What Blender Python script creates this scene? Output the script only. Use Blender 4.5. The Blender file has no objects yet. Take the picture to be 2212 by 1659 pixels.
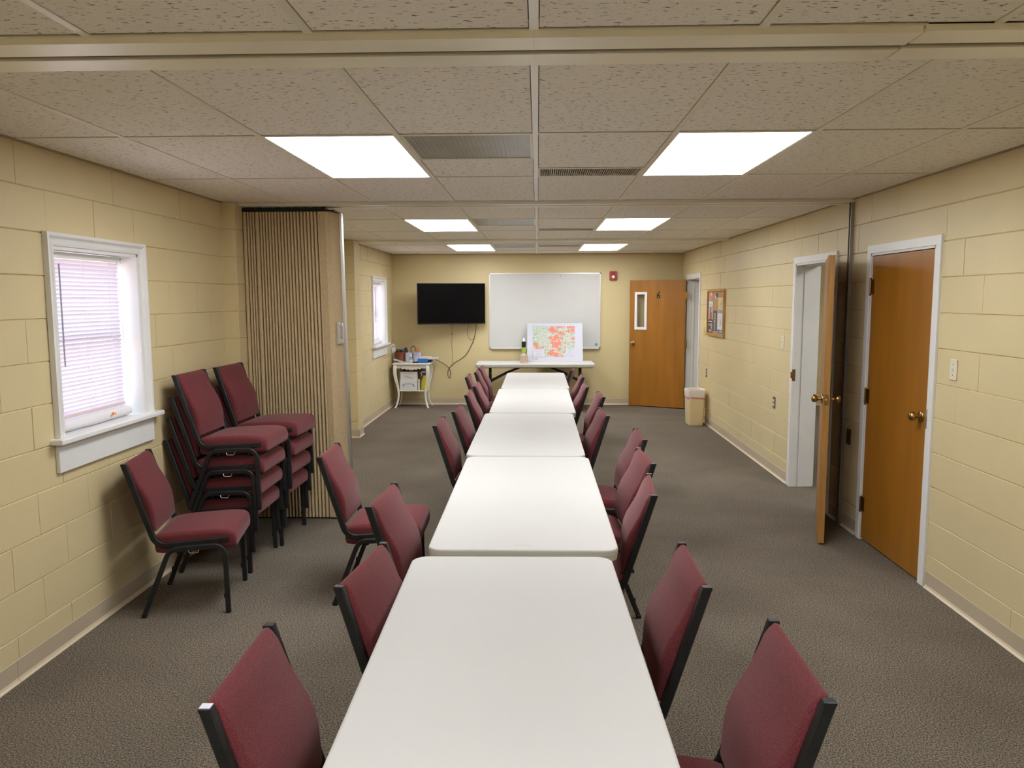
import bpy, bmesh, math, random
from mathutils import Vector, Matrix
random.seed(7)
C = bpy.context.scene.collection
PI = math.pi
XL, XR, YB, YF, H = -2.345, 2.31, 12.63, -1.75, 2.43

# ------------------------------------------------------------------ camera
cam_d = bpy.data.cameras.new('camera')
cam = bpy.data.objects.new('camera', cam_d)
C.objects.link(cam)
pit, yaw, rol = 0.1086, -0.0330, -0.0030
cy, sy, cp, sp = math.cos(yaw), math.sin(yaw), math.cos(pit), math.sin(pit)
fw = Vector((sy*cp, cy*cp, -sp))
r0 = Vector((cy, -sy, 0))
u0 = r0.cross(fw)
cr, sr = math.cos(rol), math.sin(rol)
Rv = cr*r0 + sr*u0
Uv = -sr*r0 + cr*u0
M = Matrix((Rv, Uv, -fw)).transposed().to_4x4()
M.translation = Vector((0, 0, 1.714))
cam.matrix_world = M
cam_d.sensor_width = 36
cam_d.lens = 1686.9/2212*36
cam_d.clip_start = 0.02
bpy.context.scene.camera = cam

# ------------------------------------------------------------------ materials
MATS = {}
def srgb(r, g, b):
    f = lambda c: (c/255/12.92) if c/255 <= .04045 else ((c/255+.055)/1.055)**2.4
    return (f(r), f(g), f(b), 1)

def mat(name, col, rough=.5, metal=0, spec=.5, noise=None, bump=None, coat=0, sheen=0, stretch=(1, 1, 1), trans=0):
    """noise=(scale, amount): colour mottling.  bump=(scale, strength, distance)."""
    if name in MATS:
        return MATS[name]
    m = bpy.data.materials.new(name)
    m.use_nodes = True
    nt = m.node_tree
    b = nt.nodes['Principled BSDF']
    b.inputs['Base Color'].default_value = col
    b.inputs['Roughness'].default_value = rough
    b.inputs['Metallic'].default_value = metal
    b.inputs['Specular IOR Level'].default_value = spec
    b.inputs['Coat Weight'].default_value = coat
    b.inputs['Coat Roughness'].default_value = .15
    if sheen:
        b.inputs['Sheen Weight'].default_value = sheen
        b.inputs['Sheen Roughness'].default_value = .45
        b.inputs['Sheen Tint'].default_value = (1, .75, .75, 1)
    if trans:
        b.inputs['Transmission Weight'].default_value = trans
    if noise or bump:
        tc = nt.nodes.new('ShaderNodeTexCoord')
        mp = nt.nodes.new('ShaderNodeMapping')
        mp.inputs['Scale'].default_value = stretch
        nt.links.new(tc.outputs['Object'], mp.inputs['Vector'])
    if noise:
        n = nt.nodes.new('ShaderNodeTexNoise')
        n.inputs['Scale'].default_value = noise[0]
        n.inputs['Detail'].default_value = 4
        nt.links.new(mp.outputs[0], n.inputs['Vector'])
        rmp = nt.nodes.new('ShaderNodeValToRGB')
        a = noise[1]
        rmp.color_ramp.elements[0].position = .3
        rmp.color_ramp.elements[1].position = .7
        rmp.color_ramp.elements[0].color = tuple(c*(1-a) for c in col[:3])+(1,)
        rmp.color_ramp.elements[1].color = tuple(min(1, c*(1+a)) for c in col[:3])+(1,)
        nt.links.new(n.outputs['Fac'], rmp.inputs['Fac'])
        nt.links.new(rmp.outputs['Color'], b.inputs['Base Color'])
    if bump:
        n2 = nt.nodes.new('ShaderNodeTexNoise')
        n2.inputs['Scale'].default_value = bump[0]
        n2.inputs['Detail'].default_value = 5
        nt.links.new(mp.outputs[0], n2.inputs['Vector'])
        bp = nt.nodes.new('ShaderNodeBump')
        bp.inputs['Strength'].default_value = bump[1]
        bp.inputs['Distance'].default_value = bump[2]
        nt.links.new(n2.outputs['Fac'], bp.inputs['Height'])
        nt.links.new(bp.outputs['Normal'], b.inputs['Normal'])
    MATS[name] = m
    return m

def emis(name, col, strength):
    m = bpy.data.materials.new(name)
    m.use_nodes = True
    nt = m.node_tree
    b = nt.nodes['Principled BSDF']
    b.inputs['Base Color'].default_value = (.9, .9, .9, 1)
    b.inputs['Emission Color'].default_value = col
    b.inputs['Emission Strength'].default_value = strength
    MATS[name] = m
    return m

def carpet_mat():
    m = bpy.data.materials.new('carpet')
    m.use_nodes = True
    nt = m.node_tree
    b = nt.nodes['Principled BSDF']
    b.inputs['Roughness'].default_value = .95
    b.inputs['Specular IOR Level'].default_value = .1
    tc = nt.nodes.new('ShaderNodeTexCoord')
    n = nt.nodes.new('ShaderNodeTexNoise')
    n.inputs['Scale'].default_value = 150
    n.inputs['Detail'].default_value = 3
    n.inputs['Roughness'].default_value = .65
    nt.links.new(tc.outputs['Object'], n.inputs['Vector'])
    r = nt.nodes.new('ShaderNodeValToRGB')
    e = r.color_ramp.elements
    e[0].position = .30; e[0].color = (.024, .022, .020, 1)
    e[1].position = .74; e[1].color = (.50, .435, .36, 1)
    for p, c in ((.42, (.074, .063, .053, 1)), (.50, (.152, .130, .108, 1)), (.57, (.20, .172, .143, 1)), (.65, (.30, .258, .213, 1))):
        q = e.new(p); q.color = c
    nt.links.new(n.outputs['Fac'], r.inputs['Fac'])
    # reddish / greenish flecks and broad wear
    n2 = nt.nodes.new('ShaderNodeTexNoise')
    n2.inputs['Scale'].default_value = 90
    nt.links.new(tc.outputs['Object'], n2.inputs['Vector'])
    r2 = nt.nodes.new('ShaderNodeValToRGB')
    r2.color_ramp.elements[0].position = .35; r2.color_ramp.elements[0].color = (.92, 1.0, .96, 1)
    r2.color_ramp.elements[1].position = .66; r2.color_ramp.elements[1].color = (1.12, .98, .92, 1)
    nt.links.new(n2.outputs['Fac'], r2.inputs['Fac'])
    mx = nt.nodes.new('ShaderNodeMix'); mx.data_type = 'RGBA'; mx.blend_type = 'MULTIPLY'
    mx.inputs['Factor'].default_value = 1
    nt.links.new(r.outputs['Color'], mx.inputs['A']); nt.links.new(r2.outputs['Color'], mx.inputs['B'])
    n3 = nt.nodes.new('ShaderNodeTexNoise')
    n3.inputs['Scale'].default_value = 1.7; n3.inputs['Detail'].default_value = 5
    nt.links.new(tc.outputs['Object'], n3.inputs['Vector'])
    r3 = nt.nodes.new('ShaderNodeValToRGB')
    r3.color_ramp.elements[0].position = .3; r3.color_ramp.elements[0].color = (.86, .86, .86, 1)
    r3.color_ramp.elements[1].position = .7; r3.color_ramp.elements[1].color = (1.08, 1.08, 1.08, 1)
    nt.links.new(n3.outputs['Fac'], r3.inputs['Fac'])
    mx2 = nt.nodes.new('ShaderNodeMix'); mx2.data_type = 'RGBA'; mx2.blend_type = 'MULTIPLY'
    mx2.inputs['Factor'].default_value = 1
    nt.links.new(mx.outputs['Result'], mx2.inputs['A']); nt.links.new(r3.outputs['Color'], mx2.inputs['B'])
    nt.links.new(mx2.outputs['Result'], b.inputs['Base Color'])
    bp = nt.nodes.new('ShaderNodeBump')
    bp.inputs['Strength'].default_value = .3; bp.inputs['Distance'].default_value = .003
    nt.links.new(n.outputs['Fac'], bp.inputs['Height'])
    nt.links.new(bp.outputs['Normal'], b.inputs['Normal'])
    return m

def tile_mat():
    m = bpy.data.materials.new('ceiling_tile')
    m.use_nodes = True
    nt = m.node_tree
    b = nt.nodes['Principled BSDF']
    b.inputs['Roughness'].default_value = .9
    b.inputs['Specular IOR Level'].default_value = .15
    tc = nt.nodes.new('ShaderNodeTexCoord')
    mp = nt.nodes.new('ShaderNodeMapping')
    mp.inputs['Scale'].default_value = (.38, 1, 1)
    nt.links.new(tc.outputs['Object'], mp.inputs['Vector'])
    n = nt.nodes.new('ShaderNodeTexNoise')
    n.inputs['Scale'].default_value = 95; n.inputs['Detail'].default_value = 2
    nt.links.new(mp.outputs[0], n.inputs['Vector'])
    r = nt.nodes.new('ShaderNodeValToRGB')
    e = r.color_ramp.elements
    base = (.85, .81, .75, 1)
    e[0].position = .315; e[0].color = (.24, .21, .17, 1)
    e[1].position = .385; e[1].color = base
    nt.links.new(n.outputs['Fac'], r.inputs['Fac'])
    n2 = nt.nodes.new('ShaderNodeTexNoise')
    n2.inputs['Scale'].default_value = 340
    nt.links.new(tc.outputs['Object'], n2.inputs['Vector'])
    r2 = nt.nodes.new('ShaderNodeValToRGB')
    r2.color_ramp.elements[0].position = .25; r2.color_ramp.elements[0].color = (.72, .7, .68, 1)
    r2.color_ramp.elements[1].position = .5; r2.color_ramp.elements[1].color = (1.02, 1.02, 1.02, 1)
    nt.links.new(n2.outputs['Fac'], r2.inputs['Fac'])
    mx = nt.nodes.new('ShaderNodeMix'); mx.data_type = 'RGBA'; mx.blend_type = 'MULTIPLY'
    mx.inputs['Factor'].default_value = 1
    nt.links.new(r.outputs['Color'], mx.inputs['A']); nt.links.new(r2.outputs['Color'], mx.inputs['B'])
    nt.links.new(mx.outputs['Result'], b.inputs['Base Color'])
    bp = nt.nodes.new('ShaderNodeBump')
    bp.inputs['Strength'].default_value = .6; bp.inputs['Distance'].default_value = .003
    nt.links.new(r.outputs['Color'], bp.inputs['Height'])
    nt.links.new(bp.outputs['Normal'], b.inputs['Normal'])
    return m

def map_mat():
    """printed street map: pale ground, coral and green zones, thin dark roads"""
    m = bpy.data.materials.new('printed_map')
    m.use_nodes = True
    nt = m.node_tree
    b = nt.nodes['Principled BSDF']
    b.inputs['Roughness'].default_value = .5
    tc = nt.nodes.new('ShaderNodeTexCoord')
    sx = nt.nodes.new('ShaderNodeSeparateXYZ')
    nt.links.new(tc.outputs['Object'], sx.inputs[0])
    def noise(scale, det, off):
        mp = nt.nodes.new('ShaderNodeMapping'); mp.inputs['Location'].default_value = off
        nt.links.new(tc.outputs['Object'], mp.inputs['Vector'])
        n = nt.nodes.new('ShaderNodeTexNoise'); n.inputs['Scale'].default_value = scale; n.inputs['Detail'].default_value = det
        nt.links.new(mp.outputs[0], n.inputs['Vector'])
        return n.outputs['Fac']
    def ramp(src, p0, p1, c0=(0, 0, 0, 1), c1=(1, 1, 1, 1)):
        r = nt.nodes.new('ShaderNodeValToRGB')
        r.color_ramp.elements[0].position = p0; r.color_ramp.elements[0].color = c0
        r.color_ramp.elements[1].position = p1; r.color_ramp.elements[1].color = c1
        nt.links.new(src, r.inputs['Fac'])
        return r.outputs['Color']
    def mix(fac, a, c):
        x = nt.nodes.new('ShaderNodeMix'); x.data_type = 'RGBA'
        nt.links.new(fac, x.inputs['Factor'])
        if isinstance(a, tuple): x.inputs['A'].default_value = a
        else: nt.links.new(a, x.inputs['A'])
        x.inputs['B'].default_value = c
        return x.outputs['Result']
    def math_(op, a, c):
        x = nt.nodes.new('ShaderNodeMath'); x.operation = op
        if isinstance(a, (int, float)): x.inputs[0].default_value = a
        else: nt.links.new(a, x.inputs[0])
        if isinstance(c, (int, float)): x.inputs[1].default_value = c
        else: nt.links.new(c, x.inputs[1])
        return x.outputs[0]
    base = ramp(noise(26, 4, (3, 1, 0)), .35, .65, (.33, .42, .40, 1), (.52, .52, .46, 1))
    c1 = mix(ramp(noise(14, 4, (0.4, 0, 2.2)), .55, .62), base, (.27, .52, .20, 1))
    c1 = mix(ramp(noise(15, 3, (5.2, 0, 7)), .62, .68), c1, (.55, .36, .13, 1))
    # the coral zone runs from the top right of the sheet down its middle
    xs = math_('MULTIPLY', sx.outputs['X'], .42)
    ax = math_('ABSOLUTE', math_('SUBTRACT', sx.outputs['X'], .04), 0)
    mid = math_('SUBTRACT', .16, math_('MULTIPLY', ax, 1.1))
    top = math_('MULTIPLY', math_('MULTIPLY', sx.outputs['X'], sx.outputs['Z']), 2.4)
    zone = math_('ADD', math_('MAXIMUM', mid, top), math_('MULTIPLY', math_('SUBTRACT', noise(13, 5, (1, 0, 9)), .5), 1.0))
    c2 = mix(ramp(zone, .06, .12), c1, (.66, .17, .115, 1))
    roads = math_('ABSOLUTE', math_('SUBTRACT', noise(7, 3, (2, 0, 4)), .5), 0)
    c3 = mix(ramp(roads, .003, .007, (1, 1, 1, 1), (0, 0, 0, 1)), c2, (.22, .22, .15, 1))
    c4 = mix(ramp(noise(55, 2, (8, 0, 1)), .62, .68), c3, (.66, .65, .62, 1))
    nt.links.new(c4, b.inputs['Base Color'])
    return m

def slat_mat():
    m = bpy.data.materials.new('blind_slat')
    m.use_nodes = True
    nt = m.node_tree
    out = nt.nodes['Material Output']
    b = nt.nodes['Principled BSDF']
    b.inputs['Base Color'].default_value = (.80, .77, .82, 1)
    b.inputs['Roughness'].default_value = .4
    t = nt.nodes.new('ShaderNodeBsdfTranslucent')
    t.inputs['Color'].default_value = (.52, .45, .54, 1)
    x = nt.nodes.new('ShaderNodeMixShader')
    x.inputs[0].default_value = .45
    nt.links.new(b.outputs[0], x.inputs[1]); nt.links.new(t.outputs[0], x.inputs[2])
    nt.links.new(x.outputs[0], out.inputs[0])
    return m

def glass_mat():
    m = bpy.data.materials.new('window_glass')
    m.use_nodes = True
    nt = m.node_tree
    out = nt.nodes['Material Output']
    nt.nodes.remove(nt.nodes['Principled BSDF'])
    g = nt.nodes.new('ShaderNodeBsdfGlossy'); g.inputs['Roughness'].default_value = .02
    t = nt.nodes.new('ShaderNodeBsdfTransparent')
    x = nt.nodes.new('ShaderNodeMixShader')
    x.inputs[0].default_value = .06; nt.links.new(t.outputs[0], x.inputs[1]); nt.links.new(g.outputs[0], x.inputs[2])
    nt.links.new(x.outputs[0], out.inputs[0])
    return m

CARPET, TILE, MAPM, SLAT, GLASS = carpet_mat(), tile_mat(), map_mat(), slat_mat(), glass_mat()
WALL = mat('cream_paint', (.65, .54, .315, 1), .42, noise=(1.3, .05), bump=(70, .22, .004))
WALLB = mat('cream_paint_smooth', (.61, .50, .275, 1), .5, noise=(.9, .05), bump=(220, .08, .002))
BASE = mat('vinyl_cove_base', (.50, .415, .305, 1), .45, noise=(2, .08))
TOE = mat('vinyl_cove_toe', (.66, .55, .40, 1), .4)
WHITE = mat('white_trim_paint', (.76, .76, .76, 1), .35, noise=(4, .03))
JAMB = mat('door_jamb_paint', (.70, .69, .66, 1), .4, noise=(3, .04))
TBAR = mat('ceiling_tee_metal', (.76, .73, .62, 1), .38, noise=(6, .05))
TRACKM = mat('track_metal', (.90, .86, .74, 1), .32, noise=(2, .05))
TRACKM2 = mat('track_metal_pale', (.78, .75, .66, 1), .3, noise=(2, .05))
DARK = mat('plenum_dark', (.012, .011, .010, 1), .9)
BLACK = mat('black_metal', (.017, .017, .017, 1), .42, spec=.28, noise=(30, .2), bump=(320, .25, .001))
BLKP = mat('black_plastic', (.014, .014, .015, 1), .4, spec=.3)
FABRIC = mat('maroon_fabric', (.138, .031, .036, 1), .9, spec=.1, noise=(330, .42), bump=(600, .25, .0012), sheen=.2)
CHROME = mat('bright_wire', (.75, .75, .76, 1), .25, metal=1)
TOPM = mat('table_laminate', (.54, .53, .52, 1), .55, spec=.3, noise=(1.5, .025))
TEDGE = mat('table_edge_plastic', (.55, .53, .45, 1), .45)
OAK = mat('door_veneer', (.320, .128, .014, 1), .42, spec=.35, noise=(2.2, .13), stretch=(4, 4, .5), coat=.08)
OAKE = mat('door_edge_wood', (.37, .18, .042, 1), .45, noise=(6, .2), stretch=(6, 6, .5))
BRASS = mat('aged_brass', (.42, .26, .10, 1), .28, metal=1, noise=(25, .2))
HINGE = mat('bronze_hinge', (.30, .17, .06, 1), .35, metal=1)
VINYL = mat('woven_vinyl', (.52, .395, .235, 1), .7, noise=(40, .08), stretch=(1.6, 1.6, 1))
STEEL = mat('brushed_aluminium', (.62, .62, .62, 1), .35, metal=.9)
WHITEP = mat('white_plastic', (.78, .78, .76, 1), .35)
BOARD = mat('whiteboard_enamel', (.58, .58, .575, 1), .22, noise=(1.4, .03))
PAPER = mat('white_paper', (.68, .68, .70, 1), .6, noise=(8, .02))
POSTER = mat('poster_board', (.50, .505, .60, 1), .5)
GREYINK = mat('grey_print', (.34, .34, .38, 1), .6)
DARKINK = mat('dark_print', (.06, .06, .07, 1), .6)
REDP = mat('alarm_red', (.34, .018, .02, 1), .35)
LENSW = mat('strobe_lens', (.85, .85, .86, 1), .1)
IVORY = mat('ivory_plastic', (.70, .65, .50, 1), .35)
LEAFW = mat('furniture_white', (.80, .785, .72, 1), .35, noise=(6, .04))
WICKER = mat('brown_wicker', (.20, .055, .02, 1), .55, noise=(120, .7), bump=(110, .9, .006))
CORK = mat('cork', (.50, .27, .12, 1), .85, noise=(160, .25))
FRAMEW = mat('oak_frame', (.45, .24, .07, 1), .4, noise=(7, .2))
BINP = mat('beige_bin_plastic', (.80, .64, .37, 1), .4, noise=(2, .05))
LINER = mat('white_bin_liner', (.78, .72, .66, 1), .35, bump=(28, .6, .01))
LINERR = mat('liner_red_band', (.62, .25, .22, 1), .4)
BLUE = mat('blue_card', (.015, .14, .46, 1), .4, noise=(20, .1))
YELLOW = mat('yellow_plastic', (.70, .60, .03, 1), .3)
LILAC = mat('lilac_paper', (.50, .52, .68, 1), .6, noise=(12, .08))
CLEARP = mat('clear_bottle_plastic', (.85, .9, .95, 1), .06, trans=.85)
CARD = mat('brown_cardboard', (.13, .055, .02, 1), .75)
SCREEN = mat('tv_screen', (.003, .003, .0035, 1), .16, spec=.12)

# ------------------------------------------------------------------ mesh helpers
def obj(name, bm, m, parent=None, smooth=False, loc=None):
    me = bpy.data.meshes.new(name)
    bmesh.ops.recalc_face_normals(bm, faces=bm.faces[:])
    bm.to_mesh(me); bm.free()
    for x in (m if isinstance(m, (list, tuple)) else [m]):
        me.materials.append(x)
    if smooth:
        for p in me.polygons:
            p.use_smooth = True
        try:
            me.set_sharp_from_angle(angle=math.radians(42))
        except Exception:
            pass
    o = bpy.data.objects.new(name, me)
    C.objects.link(o)
    if loc is not None:
        o.location = loc
    if parent is not None:
        o.parent = parent
    return o

def tag(o, label, cat, group=None):
    o['label'] = label; o['category'] = cat
    if group:
        o['group'] = group
    return o

def thing(name, label, cat, loc=(0, 0, 0), rotz=0, group=None):
    o = bpy.data.objects.new(name, None)
    C.objects.link(o)
    o.location = loc; o.rotation_euler = (0, 0, rotz)
    o.empty_display_size = .1
    return tag(o, label, cat, group)

def struct(o):
    o['kind'] = 'structure'
    return o

def sempty(name, loc=(0, 0, 0), rotz=0):
    o = bpy.data.objects.new(name, None)
    C.objects.link(o); o.location = loc; o.rotation_euler = (0, 0, rotz)
    return struct(o)

def BM():
    return bmesh.new()

def box(bm, x0, x1, y0, y1, z0, z1, bev=0, mi=0, seg=2):
    vs = [bm.verts.new((x, y, z)) for x in (x0, x1) for y in (y0, y1) for z in (z0, z1)]
    fs = []
    for q in ((0, 1, 3, 2), (4, 6, 7, 5), (0, 4, 5, 1), (2, 3, 7, 6), (0, 2, 6, 4), (1, 5, 7, 3)):
        f = bm.faces.new([vs[i] for i in q]); f.material_index = mi; fs.append(f)
    if bev > 0:
        es = list({e for f in fs for e in f.edges})
        r = bmesh.ops.bevel(bm, geom=es, offset=bev, segments=seg, affect='EDGES', profile=.5)
        for f in r['faces']:
            f.material_index = mi
    return vs

def fillet(pts, rad, n=6):
    """round the inner corners of a polyline"""
    P = [Vector(p) for p in pts]
    out = [P[0]]
    for i in range(1, len(P)-1):
        a, b, c = P[i-1], P[i], P[i+1]
        d1 = (a-b).normalized(); d2 = (c-b).normalized()
        ang = d1.angle(d2)
        rr = rad[i-1] if isinstance(rad, (list, tuple)) else rad
        t = rr/math.tan(ang/2)
        t = min(t, (a-b).length*.48, (c-b).length*.48)
        rr = t*math.tan(ang/2)
        bis = (d1+d2).normalized()
        cen = b + bis*(rr/math.sin(ang/2))
        s, e = b+d1*t-cen, b+d2*t-cen
        tot = s.angle(e)
        for k in range(n+1):
            w = k/n
            v = (s*math.sin((1-w)*tot)+e*math.sin(w*tot))/math.sin(tot)
            out.append(cen+v)
    out.append(P[-1])
    return out

def sweep(bm, pts, w, h, side=None, round_=False, seg=10, mi=0, radii=None, caps=True):
    """sweep a w x h rectangle (or ellipse) along pts; side = fixed sideways direction"""
    P = [Vector(p) for p in pts]
    rings = []
    prev = None
    for i, p in enumerate(P):
        if i == 0: t = P[1]-P[0]
        elif i == len(P)-1: t = P[-1]-P[-2]
        else: t = (P[i+1]-P[i]).normalized()+(P[i]-P[i-1]).normalized()
        t.normalize()
        if side is not None:
            s = Vector(side); s = (s-t*s.dot(t)).normalized()
        else:
            if prev is None:
                a = Vector((0, 0, 1)) if abs(t.z) < .9 else Vector((1, 0, 0))
                s = t.cross(a).normalized()
            else:
                s = (prev-t*prev.dot(t)).normalized()
        prev = s
        n = t.cross(s)
        k = radii[i] if radii else 1
        ring = []
        if round_:
            for j in range(seg):
                a = 2*PI*j/seg
                ring.append(bm.verts.new(p+s*(math.cos(a)*w/2*k)+n*(math.sin(a)*h/2*k)))
        else:
            c = min(w, h)*.16
            for sx_, sn in ((-w/2, -h/2+c), (-w/2+c, -h/2), (w/2-c, -h/2), (w/2, -h/2+c), (w/2, h/2-c), (w/2-c, h/2), (-w/2+c, h/2), (-w/2, h/2-c)):
                ring.append(bm.verts.new(p+s*sx_*k+n*sn*k))
        rings.append(ring)
    for a, b in zip(rings, rings[1:]):
        m = len(a)
        for j in range(m):
            f = bm.faces.new((a[j], a[(j+1) % m], b[(j+1) % m], b[j])); f.material_index = mi
    if caps:
        for r in (rings[0], rings[-1]):
            f = bm.faces.new(r); f.material_index = mi

def tube(bm, pts, d, seg=8, mi=0, radii=None):
    sweep(bm, pts, d, d, round_=True, seg=seg, mi=mi, radii=radii)

def lathe(bm, prof, cen=(0, 0, 0), axis='z', seg=20, mi=0, sx=1, sy=1):
    cen = Vector(cen)
    rings = []
    for r, h in prof:
        ring = []
        for j in range(seg):
            a = 2*PI*j/seg
            u, v = r*math.cos(a)*sx, r*math.sin(a)*sy
            if axis == 'z': q = (u, v, h)
            elif axis == 'x': q = (h, u, v)
            else: q = (u, h, v)
            ring.append(bm.verts.new(cen+Vector(q)))
        rings.append(ring)
    for a, b in zip(rings, rings[1:]):
        for j in range(seg):
            f = bm.faces.new((a[j], a[(j+1) % seg], b[(j+1) % seg], b[j])); f.material_index = mi
    for r in (rings[0], rings[-1]):
        try:
            f = bm.faces.new(r); f.material_index = mi
        except ValueError:
            pass

def prism(bm, poly, fn0, fn1, mi=0):
    """poly of 2D points; fn0/fn1 map a 2D point to its front/back 3D point"""
    a = [bm.verts.new(fn0(*p)) for p in poly]
    b = [bm.verts.new(fn1(*p)) for p in poly]
    n = len(poly)
    bm.faces.new(a).material_index = mi
    bm.faces.new(b[::-1]).material_index = mi
    for i in range(n):
        bm.faces.new((a[i], b[i], b[(i+1) % n], a[(i+1) % n])).material_index = mi

def quad(bm, pts, mi=0):
    f = bm.faces.new([bm.verts.new(p) for p in pts]); f.material_index = mi
    return f

def subtract(rects, holes):
    """axis-aligned rectangles (a0,a1,b0,b1) minus holes"""
    for h in holes:
        out = []
        for r in rects:
            a0, a1, b0, b1 = r
            if h[1] <= a0 or h[0] >= a1 or h[3] <= b0 or h[2] >= b1:
                out.append(r); continue
            if h[0] > a0: out.append((a0, h[0], b0, b1))
            if h[1] < a1: out.append((h[1], a1, b0, b1))
            m0, m1 = max(a0, h[0]), min(a1, h[1])
            if h[2] > b0: out.append((m0, m1, b0, h[2]))
            if h[3] < b1: out.append((m0, m1, h[3], b1))
        rects = out
    return rects

def roundrect(w, h, r, n=6):
    pts = []
    for cx, cz, a0 in ((w/2-r, h/2-r, 0), (-w/2+r, h/2-r, 90), (-w/2+r, -h/2+r, 180), (w/2-r, -h/2+r, 270)):
        for k in range(n+1):
            a = math.radians(a0+90*k/n)
            pts.append((cx+r*math.cos(a), cz+r*math.sin(a)))
    return pts

# ------------------------------------------------------------------ room shell: walls of painted block
BH, BLK = .2032, .4064
def block_wall(name, to3, a0, a1, off, holes, thick=.2, ztop=2.44, seed=1, merge=lambda n: .3):
    """to3(a, z, depth) -> world point; depth grows into the wall"""
    rnd = random.Random(seed)
    bm = BM()
    n = 0
    while n*BH < ztop-.001:
        z0, z1 = n*BH, min((n+1)*BH, ztop)
        st = off+(n % 2)*BLK/2
        k = math.floor((a0-st)/BLK)
        while st+k*BLK < a1:
            k0 = k
            k += 1
            while rnd.random() < merge(n) and st+k*BLK < a1: k += 1     # head joint filled flush with paint
            y0, y1 = max(a0, st+k0*BLK), min(a1, st+k*BLK)
            if y1-y0 < .012: continue
            for (p0, p1, q0, q1) in subtract([(y0, y1, z0, z1)], holes):
                if p1-p0 < .008 or q1-q0 < .012: continue
                iz = .0044; iy = .0026
                dd = rnd.uniform(-.0012, .0012)
                dp = .0062
                o = [to3(p0, q0, dp), to3(p1, q0, dp), to3(p1, q1, dp), to3(p0, q1, dp)]
                i = [to3(p0+iy, q0+iz, dd), to3(p1-iy, q0+iz, dd+rnd.uniform(-.0006, .0006)), to3(p1-iy, q1-iz, dd), to3(p0+iy, q1-iz, dd)]
                ov = [bm.verts.new(v) for v in o]; iv = [bm.verts.new(v) for v in i]
                bm.faces.new(iv)
                for j in range(4):
                    bm.faces.new((ov[j], ov[(j+1) % 4], iv[(j+1) % 4], iv[j]))
        n += 1
    for (p0, p1, q0, q1) in subtract([(a0, a1, 0, ztop)], holes):
        c = [to3(a, z, d) for a in (p0, p1) for z in (q0, q1) for d in (.0066, thick)]
        xs, ys, zs = zip(*c)
        box(bm, min(xs), max(xs), min(ys), max(ys), min(zs), max(zs))
    return struct(obj(name, bm, WALL))

W1, W2 = (3.735, 4.545, 1.045, 1.975), (11.07, 11.955, 1.045, 1.975)
D1, D2, D3 = (4.64, 5.525, -1, 2.015), (6.205, 7.10, -1, 2.015), (11.27, 12.19, -1, 2.015)
block_wall('wall_left', lambda a, z, d: (XL-d, a, z), YF, YB, .058, [(a-.004, b+.004, c-.029, d+.004) for a, b, c, d in (W1, W2)], seed=3, merge=lambda n: .30)
block_wall('wall_right', lambda a, z, d: (XR+d, a, z), YF, YB, .090, [D1, D2, D3], thick=.18, seed=4, merge=lambda n: .9 if n < 9 else .4)
bm = BM(); box(bm, XL-.2, XR+.2, YB, YB+.15, 0, 2.5); struct(obj('wall_back', bm, WALLB))
bm = BM(); box(bm, XL-.2, XR+.2, YF-.15, YF, 0, 2.5); struct(obj('wall_front', bm, WALLB))
bm = BM(); box(bm, XL-.2, 5.3, YF-.15, YB+.15, -.1, 0); struct(obj('floor', bm, CARPET))

def pilaster(name, x0, x1, y0, y1, seed):
    rnd = random.Random(seed)
    bm = BM()
    for n in range(12):
        z0, z1 = n*BH, min((n+1)*BH, 2.432)
        box(bm, x0, x1-.0+rnd.uniform(-.001, .001), y0+rnd.uniform(-.001, .001), y1, z0+.002, z1-.002, bev=.003, seg=1)
    box(bm, x0, x1-.005, y0+.005, y1-.005, 0, 2.43)
    return struct(obj(name, bm, WALL))
pilaster('wall_pilaster', XL-.01, -2.238, 5.80, 6.16, 1)
pilaster('wall_pilaster', XL-.01, -2.225, 9.52, 9.80, 2)

# cove base: taupe vinyl, pale toe, butt joints
def cove(name, segs, holes_gap=.004):
    bm = BM()
    for (ax, c, s, a, b) in segs:
        # ax 'x': runs along x at y=c, s = direction into the room
        n = max(1, round((b-a)/1.22))
        for k in range(n):
            p, q = a+(b-a)*k/n, a+(b-a)*(k+1)/n
            if k: p += .0022
            prof = [(0, .102), (.004, .100), (.0045, .022), (.008, .010), (.017, .0025), (.017, 0), (0, 0)]
            def f(t):
                return (lambda d, z: (c+s*d, t, z)) if ax == 'y' else (lambda d, z: (t, c+s*d, z))
            va = [bm.verts.new(f(p)(*v)) for v in prof]; vb = [bm.verts.new(f(q)(*v)) for v in prof]
            m = len(prof)
            for j in range(m):
                fa = bm.faces.new((va[j], va[(j+1) % m], vb[(j+1) % m], vb[j]))
                fa.material_index = 1 if j in (2, 3, 4) else 0
            bm.faces.new(va); bm.faces.new(vb[::-1])
    return struct(obj(name, bm, [BASE, TOE]))
cove('baseboard_left', [('y', XL, 1, YF, 5.80), ('x', 5.80, -1, XL, -2.238), ('y', -2.238, 1, 5.80, 6.16), ('y', XL, 1, 6.16, 9.52), ('x', 9.52, -1, XL, -2.208),
                        ('y', -2.225, 1, 9.505, 9.80), ('y', XL, 1, 9.80, YB)])
cove('baseboard_right', [('y', XR, -1, YF, 4.57), ('y', XR, -1, 5.60, 5.86), ('y', XR, -1, 5.95, 6.12), ('y', XR, -1, 7.18, 11.19), ('y', XR, -1, 12.27, YB)])
cove('baseboard_back', [('x', YB, -1, XL, XR)])

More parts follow.
